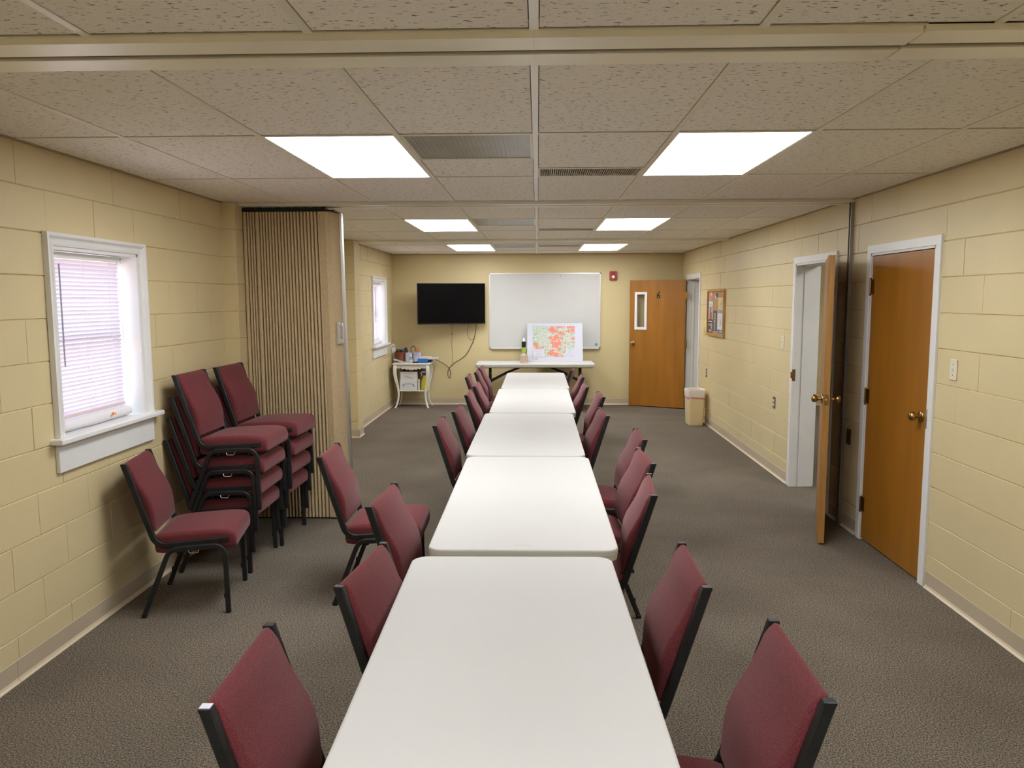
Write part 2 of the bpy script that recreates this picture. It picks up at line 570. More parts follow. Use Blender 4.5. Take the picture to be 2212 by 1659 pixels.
# ceiling: lay-in tiles, one mesh; tee grid
X0, T = -.0105, .6096
ROWS = [YF, -1.53, -.16, 1.06, 2.19, 2.44, 3.51, 4.72, 5.85, 6.08, 7.17, 8.42, 9.58, 9.78, 10.50, 11.88, YB]
cols = [X0+k*T for k in range(-4, 5)]
edges = [XL]+[c for c in cols if XL+.03 < c < XR-.03]+[XR]
skip = []          # rectangles taken by lights, vents and tracks
LIGHTS = []
for y0, y1 in ((-.16, 1.06), (3.51, 4.72), (7.17, 8.42), (10.50, 11.88)):
    LIGHTS += [(-2, y0, y1), (1, y0, y1)]
    for k in (-2, 1):
        skip.append((X0+k*T, X0+(k+1)*T, y0, y1))
LENS = [(3.51, 4.125), (7.17, 7.80), (10.50, 11.12)]
GRILLE = [(4.43, 4.72), (8.16, 8.42), (10.66, 10.96)]
for y0, y1 in LENS: skip.append((X0-T, X0, y0, y1))
for y0, y1 in GRILLE: skip.append((X0, X0+T, y0, y1))
for y0, y1 in ((-1.53, -1.30), (2.19, 2.44), (5.85, 6.08), (9.58, 9.78)): skip.append((XL, XR, y0, y1))
bm = BM()
grd = BM()
g = .0152
bars = set()
for y0, y1 in zip(ROWS, ROWS[1:]):
    for x0, x1 in zip(edges, edges[1:]):
        for (p0, p1, q0, q1) in subtract([(x0, x1, y0, y1)], skip):
            if p1-p0 < .03 or q1-q0 < .03: continue
            box(bm, p0+g, p1-g, q0+g, q1-.022, H+.002, H+.018)
            # tees around this tile
            for q in (q0, q1):
                key = (round(p0, 3), round(q, 3))
                if key not in bars:
                    bars.add(key)
                    box(grd, p0+.012, p1-.012, q-.012, q+.012, H-.0006, H+.003)
box(bm, XL-.2, XR+.2, YF, YB, H+.07, H+.12, mi=1)
struct(obj('ceiling', bm, [TILE, DARK]))
for a, b in ((YF, -1.52), (-1.31, 2.20), (2.43, 5.86), (6.07, 9.59), (9.77, YB)):
    for x in edges[1:-1]:
        box(grd, x-.0125, x+.0125, a, b, H-.001, H+.004, mi=1 if abs(x-X0) < .01 else 0)
struct(obj('trim_1', grd, [TBAR, mat('ceiling_tee_white', (.93, .93, .90, 1), .35)]))
bm = BM()
for x0, x1 in ((XL, XL+.022), (XR-.022, XR)):
    box(bm, x0, x1, YF, YB, H-.004, H+.002)
box(bm, XL, XR, YB-.022, YB, H-.004, H+.002)
struct(obj('trim_2', bm, mat('wall_angle', (.36, .28, .16, 1), .5)))

# folding-partition tracks across the ceiling
def track(name, y0, y1, z, brk=None):
    bm = BM()
    def piece(xa, xb, o, sk):
        w = (y1-y0)
        m = y0+w*.50
        for (a, b, za, zb) in ((y0, m-.02, z, H+.03), (m+.02, y1, z, H+.03)):
            poly = [(xa, a+o), (xb, a+o+sk), (xb+ (0 if brk is None else 0), b+o+sk), (xa, b+o)]
            prism(bm, poly, lambda x, y: (x, y, za), lambda x, y: (x, y, zb))
        box(bm, xa, xb, m-.02+o, m+.02+o, z+.022, H+.03, mi=1)
        box(bm, xa, xb, m+.006+o, m+.018+o, z+.004, z+.03, mi=1)
    if brk is None:
        piece(XL, XR, 0, 0)
    else:
        piece(XL, X0+.0, 0, 0); piece(X0+.0006, brk, .0, 0); piece(brk+.006, XR, -.012, 0)
    return struct(obj(name, bm, [TRACKM if brk else TRACKM2, mat('track_slot', (.30, .28, .21, 1), .5)]))
track('trim_3', 2.19, 2.44, H-.018, 1.02)
track('trim_4', 5.87, 6.07, H-.022)
track('trim_5', 9.59, 9.77, H-.018)
track('trim_6', -1.52, -1.31, H-.018)

# wall channel that the partition latches into
bm = BM()
for y0, y1, p in ((5.878, 5.884, .024), (5.884, 5.914, .006), (5.914, 5.920, .024)):
    box(bm, XR-p, XR+.004, y0, y1, 0, H-.02)
struct(obj('trim_7', bm, mat('channel_metal', (.36, .34, .31, 1), .35, metal=.8)))

# ------------------------------------------------------------------ lights and vents in the ceiling
LAMP = emis('led_diffuser', (.965, .985, .985, 1), 16.4)
lab = {(-2, 3.51): 'white square-lens LED panel over the window side, closest to the brown folding partition',
       (1, 3.51): 'bright LED ceiling panel nearest the closed wooden door',
       (-2, 7.17): 'LED ceiling panel on the window side, middle of its row',
       (1, 7.17): 'LED ceiling panel on the door side, above the open door with brass knobs',
       (-2, 10.50): 'small far LED ceiling panel above the wall-mounted television',
       (1, 10.50): 'small far LED ceiling panel beside the red alarm, door side',
       (-2, -.16): 'LED ceiling panel over the window side, behind the viewer',
       (1, -.16): 'LED ceiling panel over the door side, behind the viewer'}
for k, y0, y1 in LIGHTS:
    x0, x1 = X0+k*T, X0+(k+1)*T
    t = thing('ceiling_light', lab[(k, y0)], 'ceiling light', ((x0+x1)/2, (y0+y1)/2, H), 0, 'LED ceiling panels')
    w, l = (x1-x0)/2-.013, (y1-y0)/2-.013
    bm = BM(); box(bm, -w+.006, w-.006, -l+.006, l-.006, .001, .004); obj('diffuser', bm, LAMP, t)
    bm = BM()
    for a in ((-w, w, -l, -l+.006), (-w, w, l-.006, l), (-w, -w+.006, -l, l), (w-.006, w, -l, l)):
        box(bm, a[0], a[1], a[2], a[3], 0, .02)
    box(bm, -w, w, -l, l, .02, .03)
    obj('frame', bm, WHITEP, t)

LENSM = mat('prismatic_lens', (.30, .30, .275, 1), .3, noise=(5, .12), bump=(400, .3, .001))
for i, (y0, y1) in enumerate(LENS):
    lb = ('unlit grey prismatic ceiling light panel between the two nearest bright panels', 'unlit grey ceiling light panel in the middle bay, left of the centre rail', 'unlit grey ceiling light panel in the far bay near the whiteboard')[i]
    t = thing('unlit_ceiling_light', lb, 'ceiling light', (X0-T/2, (y0+y1)/2, H), 0, 'unlit prismatic ceiling panels')
    w, l = T/2-.013, (y1-y0)/2-.013
    bm = BM()
    n = 26
    box(bm, -w+.012, w-.012, -l+.012, l-.012, .004, .010)
    for q in range(n):
        a = -w+.014+(2*w-.03)*q/n
        box(bm, a, a+.010, -l+.012, l-.012, .0022, .005)
    obj('lens', bm, LENSM, t)
    bm = BM()
    for a in ((-w, w, -l, -l+.012), (-w, w, l-.012, l), (-w, -w+.012, -l, l), (w-.012, w, -l, l)):
        box(bm, a[0], a[1], a[2], a[3], 0, .02)
    obj('frame', bm, TBAR, t)
    bm = BM()
    for yy in (-.09, .09):
        lathe(bm, [(.014, -.24), (.014, .24)], (0, yy, .03), 'x', 10)
    obj('lamp_tube', bm, WHITEP, t)
for i, (y0, y1) in enumerate(GRILLE):
    lb = ('slotted tan air return grille in the ceiling of the nearest bay', 'slotted air return grille in the ceiling of the middle bay', 'slotted air return grille in the ceiling of the far bay')[i]
    t = thing('ceiling_vent', lb, 'vent', (X0+T/2, (y0+y1)/2, H), 0, 'ceiling return grilles')
    w, l = T/2-.013, (y1-y0)/2-.013
    bm = BM()
    for a in ((-w, w, -l, -l+.01), (-w, w, l-.01, l), (-w, -w+.01, -l, l), (w-.01, w, -l, l)):
        box(bm, a[0], a[1], a[2], a[3], 0, .02)
    obj('frame', bm, TBAR, t)
    bm = BM()
    n = 46
    for q in range(n):
        a = -w+.012+(2*w-.03)*q/n
        box(bm, a, a+.0055, -l+.008, l-.008, .003, .016)
    obj('louvre', bm, mat('grille_tan', (.40, .33, .25, 1), .5), t)
    bm = BM(); box(bm, -w, w, -l, l, .02, .026); obj('backing', bm, mat('grille_dark', (.10, .08, .06, 1), .8), t)

# ------------------------------------------------------------------ windows and blinds
def window(n, W, rnd, towel_mark):
    y0, y1, z0, z1 = W
    t = sempty('window_%d' % n, (XL, (y0+y1)/2, z0))
    hw, hh = (y1-y0)/2, z1-z0
    # casing: stepped moulding with a back band, mitred at the head
    bm = BM()
    prof = [(0, .004), (.004, .016), (.018, .018), (.024, .013), (.036, .015), (.042, .021), (.048, .027), (.064, .028), (.066, .002)]
    path = [(-hw, 0, -1, 0), (-hw, hh, -1, 1), (hw, hh, 1, 1), (hw, 0, 1, 0)]
    rings = []
    for (py, pz, dy, dz) in path:
        rings.append([bm.verts.new((d, py+dy*w, pz+dz*w)) for w, d in prof])
    for a, b in zip(rings, rings[1:]):
        for j in range(len(prof)-1):
            bm.faces.new((a[j], a[j+1], b[j+1], b[j]))
    obj('casing', bm, WHITE, t)
    bm = BM()  # jamb liner
    box(bm, -.20, .004, -hw-.005, -hw+.012, 0, hh); box(bm, -.20, .004, hw-.012, hw+.005, 0, hh); box(bm, -.20, .004, -hw, hw, hh-.012, hh+.005)
    obj('jamb', bm, WHITE, t)
    bm = BM(); box(bm, -.20, .062, -hw-.105, hw+.125, -.028, 0, bev=.006)
    obj('sill', bm, WHITE, t)
    bm = BM(); box(bm, 0, .020, -hw-.068, hw+.066, -.172, -.028, bev=.003)
    obj('apron', bm, WHITE, t)
    bm = BM()  # double-hung sash
    for (a, b, c, d, x) in ((-hw, hw, 0, .055, -.155), (-hw, hw, hh*.5-.02, hh*.5+.02, -.15), (-hw, hw, hh-.05, hh, -.17), (-hw, -hw+.045, 0, hh, -.16), (hw-.045, hw, 0, hh, -.16)):
        box(bm, x-.018, x+.018, a, b, c, d)
    obj('sash', bm, WHITE, t)
    bm = BM(); box(bm, -.163, -.160, -hw+.02, hw-.02, .02, hh-.02); obj('pane', bm, GLASS, t)
    return t

def blind(y0, y1, z0, z1, x, label, wand_y, seed):
    rnd = random.Random(seed)
    t = thing('window_blind', label, 'blind', (x, (y0+y1)/2, z0), 0, 'white venetian blinds')
    hw = (y1-y0)/2; hh = z1-z0
    bm = BM(); box(bm, -.02, .02, -hw-.005, hw+.012, hh-.032, hh, bev=.002); obj('headrail', bm, WHITEP, t)
    bm = BM(); box(bm, -.018, -.0005, hw+.006, hw+.030, hh-.038, hh+.002); box(bm, -.018, .024, hw+.012, hw+.030, hh-.036, hh); obj('bracket', bm, WHITEP, t)
    bm = BM()
    pitch = .0216
    n = int((hh-.05)/pitch)
    ang = math.radians(57)
    for k in range(n):
        zc = hh-.045-k*pitch
        sh = rnd.uniform(-.004, .004); sag = rnd.uniform(-.0015, .0015)
        rows = []
        for yy in (-hw+sh, 0, hw+sh):
            row = []
            for q in range(5):
                u = (q/4-.5)*.0255
                c = .0022*(1-(2*q/4-1)**2)
                dx = u*math.cos(ang)+c*math.sin(ang)
                dz = u*math.sin(ang)-c*math.cos(ang)
                row.append(bm.verts.new((dx, yy, zc+dz+(sag if yy == 0 else 0))))
            rows.append(row)
        for a, b in zip(rows, rows[1:]):
            for q in range(4):
                bm.faces.new((a[q], a[q+1], b[q+1], b[q]))
    obj('slats', bm, SLAT, t, smooth=True)
    zb = hh-.045-n*pitch
    bm = BM(); box(bm, -.012, .012, -hw, hw, zb-.006, zb+.012, bev=.003); obj('bottom_rail', bm, mat('rail_pink_white', (.72, .60, .60, 1), .4), t)
    bm = BM(); lathe(bm, [(.0042, hh-.58), (.0042, hh-.06)], (.024, wand_y-(y0+y1)/2, 0), 'z', 8); obj('tilt_wand', bm, mat('wand_grey', (.36, .38, .42, 1), .3), t)
    bm = BM()
    for yy in (-hw+.11, 0, hw-.11):
        tube(bm, [(.014, yy, hh-.03), (.015, yy, zb)], .0014, 5)
    obj('ladder_cord', bm, WHITEP, t)
    bm = BM(); tube(bm, [(.022, hw-.03, hh-.02), (.024, hw-.01, hh*.55), (.03, hw+.03, hh*.16)], .0018, 5); obj('lift_cord', bm, mat('cord_grey', (.6, .6, .62, 1), .5), t)
    return t

window(1, W1, random.Random(1), True)
window(2, W2, random.Random(2), False)
blind(W1[0]+.018, W1[1]-.075, W1[2]+.045, W1[3]-.018, XL-.085, 'lilac-white venetian blind in the big near window with a grey tilt wand', W1[0]+.155, 5)
blind(W2[0]+.018, W2[1]-.075, W2[2]+.045, W2[3]-.018, XL-.085, 'narrow-looking venetian blind in the far window by the corner', W2[0]+.5, 6)

def towel(yc, L, label, mark):
    t = thing('rolled_cloth', label, 'cloth', (XL-.055, yc, W1[2]))
    rnd = random.Random(4)
    bm = BM()
    prof = [(.006, -L/2)]+[(.029+rnd.uniform(-.003, .003), -L/2+.012+(L-.024)*k/14) for k in range(15)]+[(.006, L/2)]
    lathe(bm, prof, (0, 0, .0305), 'y', 16, sx=1.15)
    obj('cloth_roll', bm, mat('white_cloth', (.74, .72, .76, 1), .9, bump=(60, .5, .004)), t, smooth=True)
    if mark:
        bm = BM()
        for (a, b, c) in ((-.02, .012, .030), (.0, .022, .038), (.022, .016, .034)):
            lathe(bm, [(.002, -.001), (b*.5, 0), (.002, .001)], (.0325, .13+a, c), 'x', 8, sx=1.4)
        obj('orange_mark', bm, mat('orange_print', (.75, .22, .05, 1), .8), t)
    return t
towel((W1[0]+W1[1])/2-.03, .70, 'rolled white cloth with an orange mark lying on the near window sill', True)
towel((W2[0]+W2[1])/2-.03, .70, 'rolled white cloth lying on the far window sill', False)

# ------------------------------------------------------------------ doors in the right wall
def casing(t, y0, y1, z1, w=.058):
    """flat white casing on the room side; local origin at (XR, 0, 0)"""
    bm = BM()
    box(bm, -.016, .002, y0-w, y0, 0, z1+w, bev=.002, seg=1); box(bm, -.016, .002, y1, y1+w, 0, z1+w, bev=.002, seg=1)
    box(bm, -.0165, .002, y0-w+.001, y1+w-.001, z1, z1+w, bev=.002, seg=1)
    obj('casing', bm, WHITE, t)

def jamb(t, y0, y1, z1, depth=.215, stop=.06):
    bm = BM()
    box(bm, -.012, depth, y0-.004, y0+.016, 0, z1); box(bm, -.012, depth, y1-.016, y1+.004, 0, z1); box(bm, -.012, depth, y0, y1, z1-.016, z1+.004)
    box(bm, stop, stop+.035, y0+.01, y0+.028, 0, z1-.01); box(bm, stop, stop+.035, y1-.028, y1-.01, 0, z1-.01); box(bm, stop, stop+.035, y0+.01, y1-.01, z1-.028, z1-.01)
    box(bm, depth-.02, depth+.018, y0-.06, y0+.004, 0, z1+.06); box(bm, depth-.02, depth+.018, y1-.004, y1+.06, 0, z1+.06); box(bm, depth-.02, depth+.018, y0-.06, y1+.06, z1-.004, z1+.06)
    obj('jamb', bm, JAMB, t)

KNOB = [(.0335, 0), (.0335, .005), (.030, .009), (.013, .012), (.012, .030), (.019, .036), (.027, .046), (.0285, .056), (.025, .066), (.014, .073), (.002, .074)]
def hinge(bm, y, x, z, lw=.045):
    lathe(bm, [(.0075, -.05), (.0075, .05)], (x, y, z), 'z', 10)
    lathe(bm, [(.005, .05), (.009, .054), (.004, .062)], (x, y, z), 'z', 10)
    lathe(bm, [(.004, -.062), (.009, -.054), (.005, -.05)], (x, y, z), 'z', 10)

# door 1: closed
t = sempty('door_1', (XR, 0, 0))
casing(t, D1[0], D1[1], D1[3])
bm = BM(); box(bm, -.012, .215, D1[0]-.004, D1[0]+.014, 0, D1[3]); box(bm, -.012, .215, D1[1]-.014, D1[1]+.004, 0, D1[3]); box(bm, -.012, .215, D1[0], D1[1], D1[3]-.014, D1[3]+.004)
obj('jamb', bm, JAMB, t)
bm = BM(); box(bm, -.004, .040, D1[0]+.017, D1[1]-.017, .012, D1[3]-.018, bev=.0015, seg=1); leaf = obj('leaf', bm, OAK, t)
bm = BM(); lathe(bm, [(r, -h) for r, h in KNOB], (-.004, D1[0]+.085, 1.005), 'x', 22); obj('knob', bm, BRASS, leaf, smooth=True)
bm = BM(); box(bm, -.0185, -.010, D1[0]-.010, D1[0]+.004, .945, 1.06); obj('strike_plate', bm, STEEL, t)
for z in (1.79, 1.03, .26):
    bm = BM(); hinge(bm, D1[1]-.013, -.014, z)
    box(bm, -.0062, -.003, D1[1]-.055, D1[1]-.013, z-.05, z+.05); obj('hinge', bm, HINGE, t)

# door 2: standing open, leaf swung back towards door 1
t = sempty('door_2', (XR, 0, 0))
casing(t, D2[0], D2[1], D2[3])
jamb(t, D2[0], D2[1], D2[3], depth=.19)
bm = BM(); box(bm, -.018, .010, D2[1]-.022, D2[1]-.012, .97, 1.075, bev=.002, seg=1); box(bm, -.026, -.012, D2[1]-.020, D2[1]+.008, .995, 1.05); obj('strike_plate', bm, BRASS, t)
hx, hy = -.020, D2[0]-.006       # hinge pin
fx, fy = 2.006-XR, 5.355
L = .8895-.006
d = Vector((fx-hx, fy-hy)).normalized()
t2 = bpy.data.objects.new('leaf', None); C.objects.link(t2); t2.parent = t
t2.location = (hx, hy, 0); t2.rotation_euler = (0, 0, math.atan2(d.y, d.x))
OY = -.034
bm = BM(); box(bm, .006, .006+L, OY-.022, OY+.022, .012, 2.000, bev=.0012, seg=1)
for f in bm.faces:
    if abs(f.normal.x) > .7: f.material_index = 1
obj('leaf_panel', bm, [OAK, OAKE], t2)
for s in (-1, 1):
    bm = BM(); lathe(bm, [(r, s*h) for r, h in KNOB], (L-.062, OY+s*.022, 1.02), 'y', 22); obj('knob', bm, BRASS, t2, smooth=True)
bm = BM(); box(bm, L+.004, L+.0085, OY-.013, OY+.013, .985, 1.055); obj('latch_plate', bm, BRASS, t2)
bm = BM(); lathe(bm, [(.006, 0), (.006, .012), (.003, .014)], (L+.008, OY, 1.02), 'x', 10); obj('latch_bolt', bm, STEEL, t2)
for z in (1.80, 1.03, .25):
    bm = BM(); hinge(bm, 0, 0, z); box(bm, .0, .03, -.013, -.009, z-.05, z+.05); obj('hinge', bm, HINGE, t2)

# door 3: standing open against the back wall, number 6
t = sempty('door_3', (XR, 0, 0))
casing(t, D3[0], D3[1], D3[3])
jamb(t, D3[0], D3[1], D3[3], depth=.235)
hx, hy = -.030, D3[1]-.050
fx, fy = 1.462-XR, 12.555
d = Vector((fx-hx, fy-hy)).normalized()
L3 = .905
t3 = bpy.data.objects.new('leaf', None); C.objects.link(t3); t3.parent = t
t3.location = (hx, hy, 0); t3.rotation_euler = (0, 0, math.atan2(d.y, d.x))
# in leaf space x runs from the hinge to the free edge, +y faces the camera side
lite = (L3-.285, L3-.085, 1.225, 1.815)
bm = BM()
for (a, b, c, e) in subtract([(.006, L3, .012, 2.000)], [(lite[0]+.02, lite[1]-.02, lite[2]+.02, lite[3]-.02)]):
    box(bm, a, b, -.022, .022, c, e)
obj('leaf_panel', bm, OAK, t3)
bm = BM()
for (a, b, c, e) in subtract([lite], [(lite[0]+.038, lite[1]-.038, lite[2]+.038, lite[3]-.038)]):
    box(bm, a, b, -.030, .030, c, e)
obj('lite_frame', bm, WHITE, t3)
bm = BM(); box(bm, lite[0]+.03, lite[1]-.03, -.003, .003, lite[2]+.03, lite[3]-.03); obj('lite_glass', bm, GLASS, t3)
for s in (-1, 1):
    bm = BM(); lathe(bm, [(r*.95, s*h) for r, h in KNOB], (L3-.062, s*.022, 1.01), 'y', 18); obj('knob', bm, BRASS, t3, smooth=True)
for z in (1.76, 1.01, .25):
    bm = BM(); hinge(bm, .0, 0, z); box(bm, -.028, .0, .012, .020, z-.055, z+.055); box(bm, 0, .012, .018, .0235, z-.055, z+.055); obj('hinge', bm, HINGE, t3)
bm = BM()   # the numeral 6
six = [(.026, .098), (.010, .082), (-.006, .058), (-.016, .034), (-.0165, .016), (-.008, .003), (.006, -.001), (.020, .006), (.025, .020), (.021, .036), (.008, .044), (-.004, .040), (-.013, .030)]
ux = L3*.485
tube(bm, [(ux-x, .0245, 1.722+z) for x, z in six], .0135, 6)
obj('number', bm, BLKP, t3, smooth=True)

# the room beyond the open doors
HX0, HX1 = XR+.2, 5.1
block_wall('wall_hall_back', lambda a, z, d_: (a, 12.60+d_, z), HX0, HX1, .1, [], seed=8)
bm = BM(); box(bm, HX1, HX1+.1, 2.5, 12.75, 0, 2.5); box(bm, HX0-.01, HX1+.1, 2.4, 2.5, 0, 2.5); struct(obj('wall_hall_side', bm, WALLB))
bm = BM(); box(bm, HX0-.05, HX1+.1, 2.4, 12.75, H+.01, H+.08); struct(obj('ceiling_hall', bm, TILE))
cove('baseboard_hall', [('x', 12.60, -1, HX0, HX1)])
t = thing('added_hall_light', 'added ceiling lamp brightening the next room and the door jamb, out of sight beyond the open door', 'ceiling light', (3.35, 5.6, H+.01))  # unseen fixture, added to brighten the hall and the door jamb
bm = BM(); box(bm, -.28, .28, -.55, .55, -.05, -.012); obj('diffuser', bm, LAMP, t)
bm = BM(); box(bm, -.30, .30, -.57, .57, -.012, 0); obj('frame', bm, WHITEP, t)
t = thing('added_hall_light', 'second added ceiling lamp brightening the next room, out of sight near its far end', 'ceiling light', (4.1, 10.0, H+.01))  # another unseen fixture, added for more light in the hall
bm = BM(); box(bm, -.28, .28, -.55, .55, -.05, -.012); obj('diffuser', bm, LAMP, t)
bm = BM(); box(bm, -.30, .30, -.57, .57, -.012, 0); obj('frame', bm, WHITEP, t)

# ------------------------------------------------------------------ switches and outlets
def plate(name, y, z, kind, label, cat, pm=IVORY, x=XR, s=-1):
    t = thing(name, label, cat, (x, y, z))
    bm = BM(); box(bm, s*.006 if s < 0 else 0, 0 if s < 0 else .006, -.036, .036, -.058, .058, bev=.002, seg=1); obj('cover_plate', bm, pm, t)
    if kind == 'switch':
        bm = BM(); box(bm, -.0075, -.005, -.006, .006, -.013, .013); box(bm, -.018, -.006, -.004, .004, -.001, .009); obj('toggle', bm, pm if pm is not IVORY else WHITEP, t)
        for zz in (-.03, .03):
            bm = BM(); lathe(bm, [(.003, -.0075), (.003, -.005)], (0, 0, zz), 'x', 8); obj('screw', bm, HINGE, t)
    else:
        bm = BM()
        for zz in (-.020, .020): lathe(bm, [(.015, -.0085), (.016, -.005)], (0, 0, zz), 'x', 14, sx=1, sy=.85)
        obj('socket', bm, WHITEP if pm is not DARKPL else BLKP, t)
    return t
DARKPL = mat('brown_outlet_plate', (.05, .035, .025, 1), .4)
GREYPL = mat('steel_outlet_plate', (.20, .175, .15, 1), .35, metal=.5)
plate('light_switch', 4.395, 1.315, 'switch', 'ivory light switch on the block wall beside the closed wooden door', 'light switch')
plate('light_switch', 7.43, 1.305, 'switch', 'cream light switch between the cork board and the open white doorway', 'light switch')
plate('light_switch', 10.90, 1.26, 'switch', 'switch painted wall colour below the edge of the cork board', 'light switch', pm=mat('painted_plate', (.62, .50, .28, 1), .4))
plate('wall_outlet', 7.64, .70, 'outlet', 'grey metal wall outlet low on the wall past the open door', 'wall outlet', pm=GREYPL)
plate('wall_outlet', 5.80, .69, 'outlet', 'dark wall outlet in the shade between the two doors', 'wall outlet', pm=DARKPL)
plate('wall_outlet', 10.72, .70, 'outlet', 'small dark outlet on the wall above the wastebasket', 'wall outlet', pm=GREYPL)

# ------------------------------------------------------------------ folding accordion partition
t = thing('accordion_partition', 'tan pleated vinyl folding partition drawn back to the wall behind the stacked chairs', 'partition', (0, 0, 0))
rnd = random.Random(11)
xs = [-2.238]
front = []
widths = [.040, .026, .022, .020, .044]+[.0252+.00035*k for k in range(19)]
tot = sum(widths)
sc_ = (2.238-1.640)/tot
x = -2.238
amp = .030
for w in widths:
    w *= sc_
    n = 7
    big = .8 if w > .036*sc_ else 1.0
    front.append((x+w*.015, -.016)); front.append((x+w*.09, -.012*big))
    for k in range(n+1):
        a = .11+.78*k/n
        front.append((x+w*a, (.45+.55*math.sin(PI*k/n)**.6)*amp*.72*big+rnd.uniform(-.0005, .0005)))
    front.append((x+w*.91, -.012*big)); front.append((x+w*.985, -.016))
    x += w
back = [(p, q) for p, q in front]
bm = BM()
yf, yb = 5.955, 6.12
def ring(z, j):
    return ([bm.verts.new((p+j*.0, yf-q, z)) for p, q in front], [bm.verts.new((p, yb+q*.6, z)) for p, q in back])
f0, b0 = ring(.012, 0); fm, bk = ring(1.2, 0); f1, b1 = ring(2.372, 0)
for lo, hi in ((f0, fm), (fm, f1), (b0, bk), (bk, b1)):
    for i in range(len(lo)-1):
        bm.faces.new((lo[i], lo[i+1], hi[i+1], hi[i]))
for i in range(len(f0)-1):
    bm.faces.new((f1[i], f1[i+1], b1[i+1], b1[i])); bm.faces.new((f0[i], f0[i+1], b0[i+1], b0[i]))
for A, B_ in ((0, 0), (-1, -1)):
    bm.faces.new((f0[A], fm[A], bk[A], b0[A])); bm.faces.new((fm[A], f1[A], b1[A], bk[A]))
for v in bm.verts:                     # the bundle leans out slightly towards the floor
    k = 1-v.co.z/2.37
    fr = (v.co.x+2.238)/.6
    v.co.x += .035*k*fr*0.9
obj('pleated_curtain', bm, VINYL, t)
bm = BM()
poly = [(-1.645, 5.935), (-1.60, 5.925), (-1.568, 5.955), (-1.535, 6.10), (-1.540, 6.135), (-1.60, 6.15), (-1.645, 6.14)]
prism(bm, poly, lambda x, y: (x+.034, y, .012), lambda x, y: (x, y, 2.372))
obj('lead_panel', bm, VINYL, t)
bm = BM()
poly = [(-1.537, 6.098), (-1.520, 6.100), (-1.520, 6.150), (-1.545, 6.152), (-1.545, 6.137)]
prism(bm, poly, lambda x, y: (x+.034, y, .006), lambda x, y: (x, y, 2.38))
obj('lead_post', bm, STEEL, t)
bm = BM(); box(bm, -1.562, -1.528, 5.985, 6.03, 1.365, 1.535, bev=.006); box(bm, -1.545, -1.505, 5.99, 6.02, 1.50, 1.53, bev=.005); box(bm, -1.545, -1.505, 5.988, 6.024, 1.37, 1.405, bev=.005); box(bm, -1.514, -1.502, 5.995, 6.018, 1.38, 1.525, bev=.004)
obj('handle', bm, STEEL, t)
bm = BM()
box(bm, -2.238, -1.60, 5.945, 6.12, 2.375, 2.400)
for k in range(9): box(bm, -2.20+k*.07, -2.17+k*.07, 5.99, 6.03, 2.39, 2.43)
box(bm, -1.66, -1.53, 5.93, 6.12, 2.374, 2.385)
obj('trolley_header', bm, BLKP, t)
bm = BM(); box(bm, -2.225, -1.60, 5.945, 6.13, .001, .013); obj('bottom_sweep', bm, BLKP, t)

# ------------------------------------------------------------------ folding tables
def table(name, label, cx, cy, L, W, rotz, group=None, zt=.735, rad=.062, inset=.12):
    t = thing(name, label, 'folding table', (cx, cy, 0), rotz, group)
    # local x across, y along
    bm = BM()
    rings = []
    for (ins, z) in ((.010, zt-.050), (.004, zt-.047), (.002, zt-.026), (.0005, zt-.024), (0, zt-.008), (.0015, zt-.003), (.0045, zt-.0008), (.009, zt)):
        rings.append([bm.verts.new((x, y, z)) for x, y in roundrect(W-2*ins, L-2*ins, rad-ins, 12)])
    m = len(rings[0])
    for i, (a, b) in enumerate(zip(rings, rings[1:])):
        for j in range(m):
            f = bm.faces.new((a[j], a[(j+1) % m], b[(j+1) % m], b[j])); f.material_index = 1 if i < 4 else 0
    bm.faces.new(rings[-1]); f = bm.faces.new(rings[0][::-1]); f.material_index = 1
    obj('tabletop', bm, [TOPM, TEDGE], t)
    ye = L/2-inset
    for s in (-1, 1):
        bm = BM()
        pts = fillet([(-W*.24, s*ye, zt-.05), (-W*.24, s*ye, .02), (W*.24, s*ye, .02), (W*.24, s*ye, zt-.05)], .05)
        tube(bm, pts, .028, 8)
        tube(bm, [(-W*.24, s*ye, zt-.18), (W*.24, s*ye, zt-.18)], .022, 8)
        tube(bm, [(-W*.34, s*ye, zt-.055), (W*.34, s*ye, zt-.055)], .026, 8)
        obj('leg_frame', bm, BLACK, t, smooth=True)
        bm = BM()
        for sx in (-1, 1):
            sweep(bm, [(sx*W*.22, s*(ye-.004), zt-.29), (sx*W*.15, s*(ye-.26), zt-.155), (sx*W*.06, s*(ye-.52), zt-.052)], .012, .022, side=(1, 0, 0))
            lathe(bm, [(.014, -.012), (.014, .012)], (sx*W*.15, s*(ye-.26), zt-.155), 'x', 8)
        obj('brace', bm, BLACK, t)
    bm = BM(); box(bm, -W/2+.03, W/2-.03, -L/2+.03, L/2-.03, zt-.060, zt-.046); obj('underframe', bm, BLACK, t)
    return t
TB = [(-.083, 1.985, .9, 'white folding table closest to the viewer, its near end cut off by the picture edge'),
      (-.060, 3.885, .15, 'white folding table second from the viewer, with a small grey scuff near its edge'),
      (-.076, 5.745, 0, 'white folding table in the middle of the row of five'),
      (-.045, 7.600, 0, 'white folding table second from the whiteboard end of the row'),
      (-.027, 9.455, 0, 'white folding table at the whiteboard end of the row')]
for x, y, a, lb in TB:
    tt = table('folding_table', lb, x, y, 1.83, .757, math.radians(a), 'white folding tables set end to end')
    if abs(y-3.885) < .01:
        bm = BM(); box(bm, -.035, .035, -.86, -.855, .7350, .7353); obj('scuff', bm, mat('scuff_grey', (.45, .44, .38, 1), .6), tt)
table('folding_table', 'ivory folding table standing crosswise under the whiteboard, map poster on it', -.04, 12.055, 1.80, .70, math.radians(90.6), zt=.735, rad=.026, inset=.205)

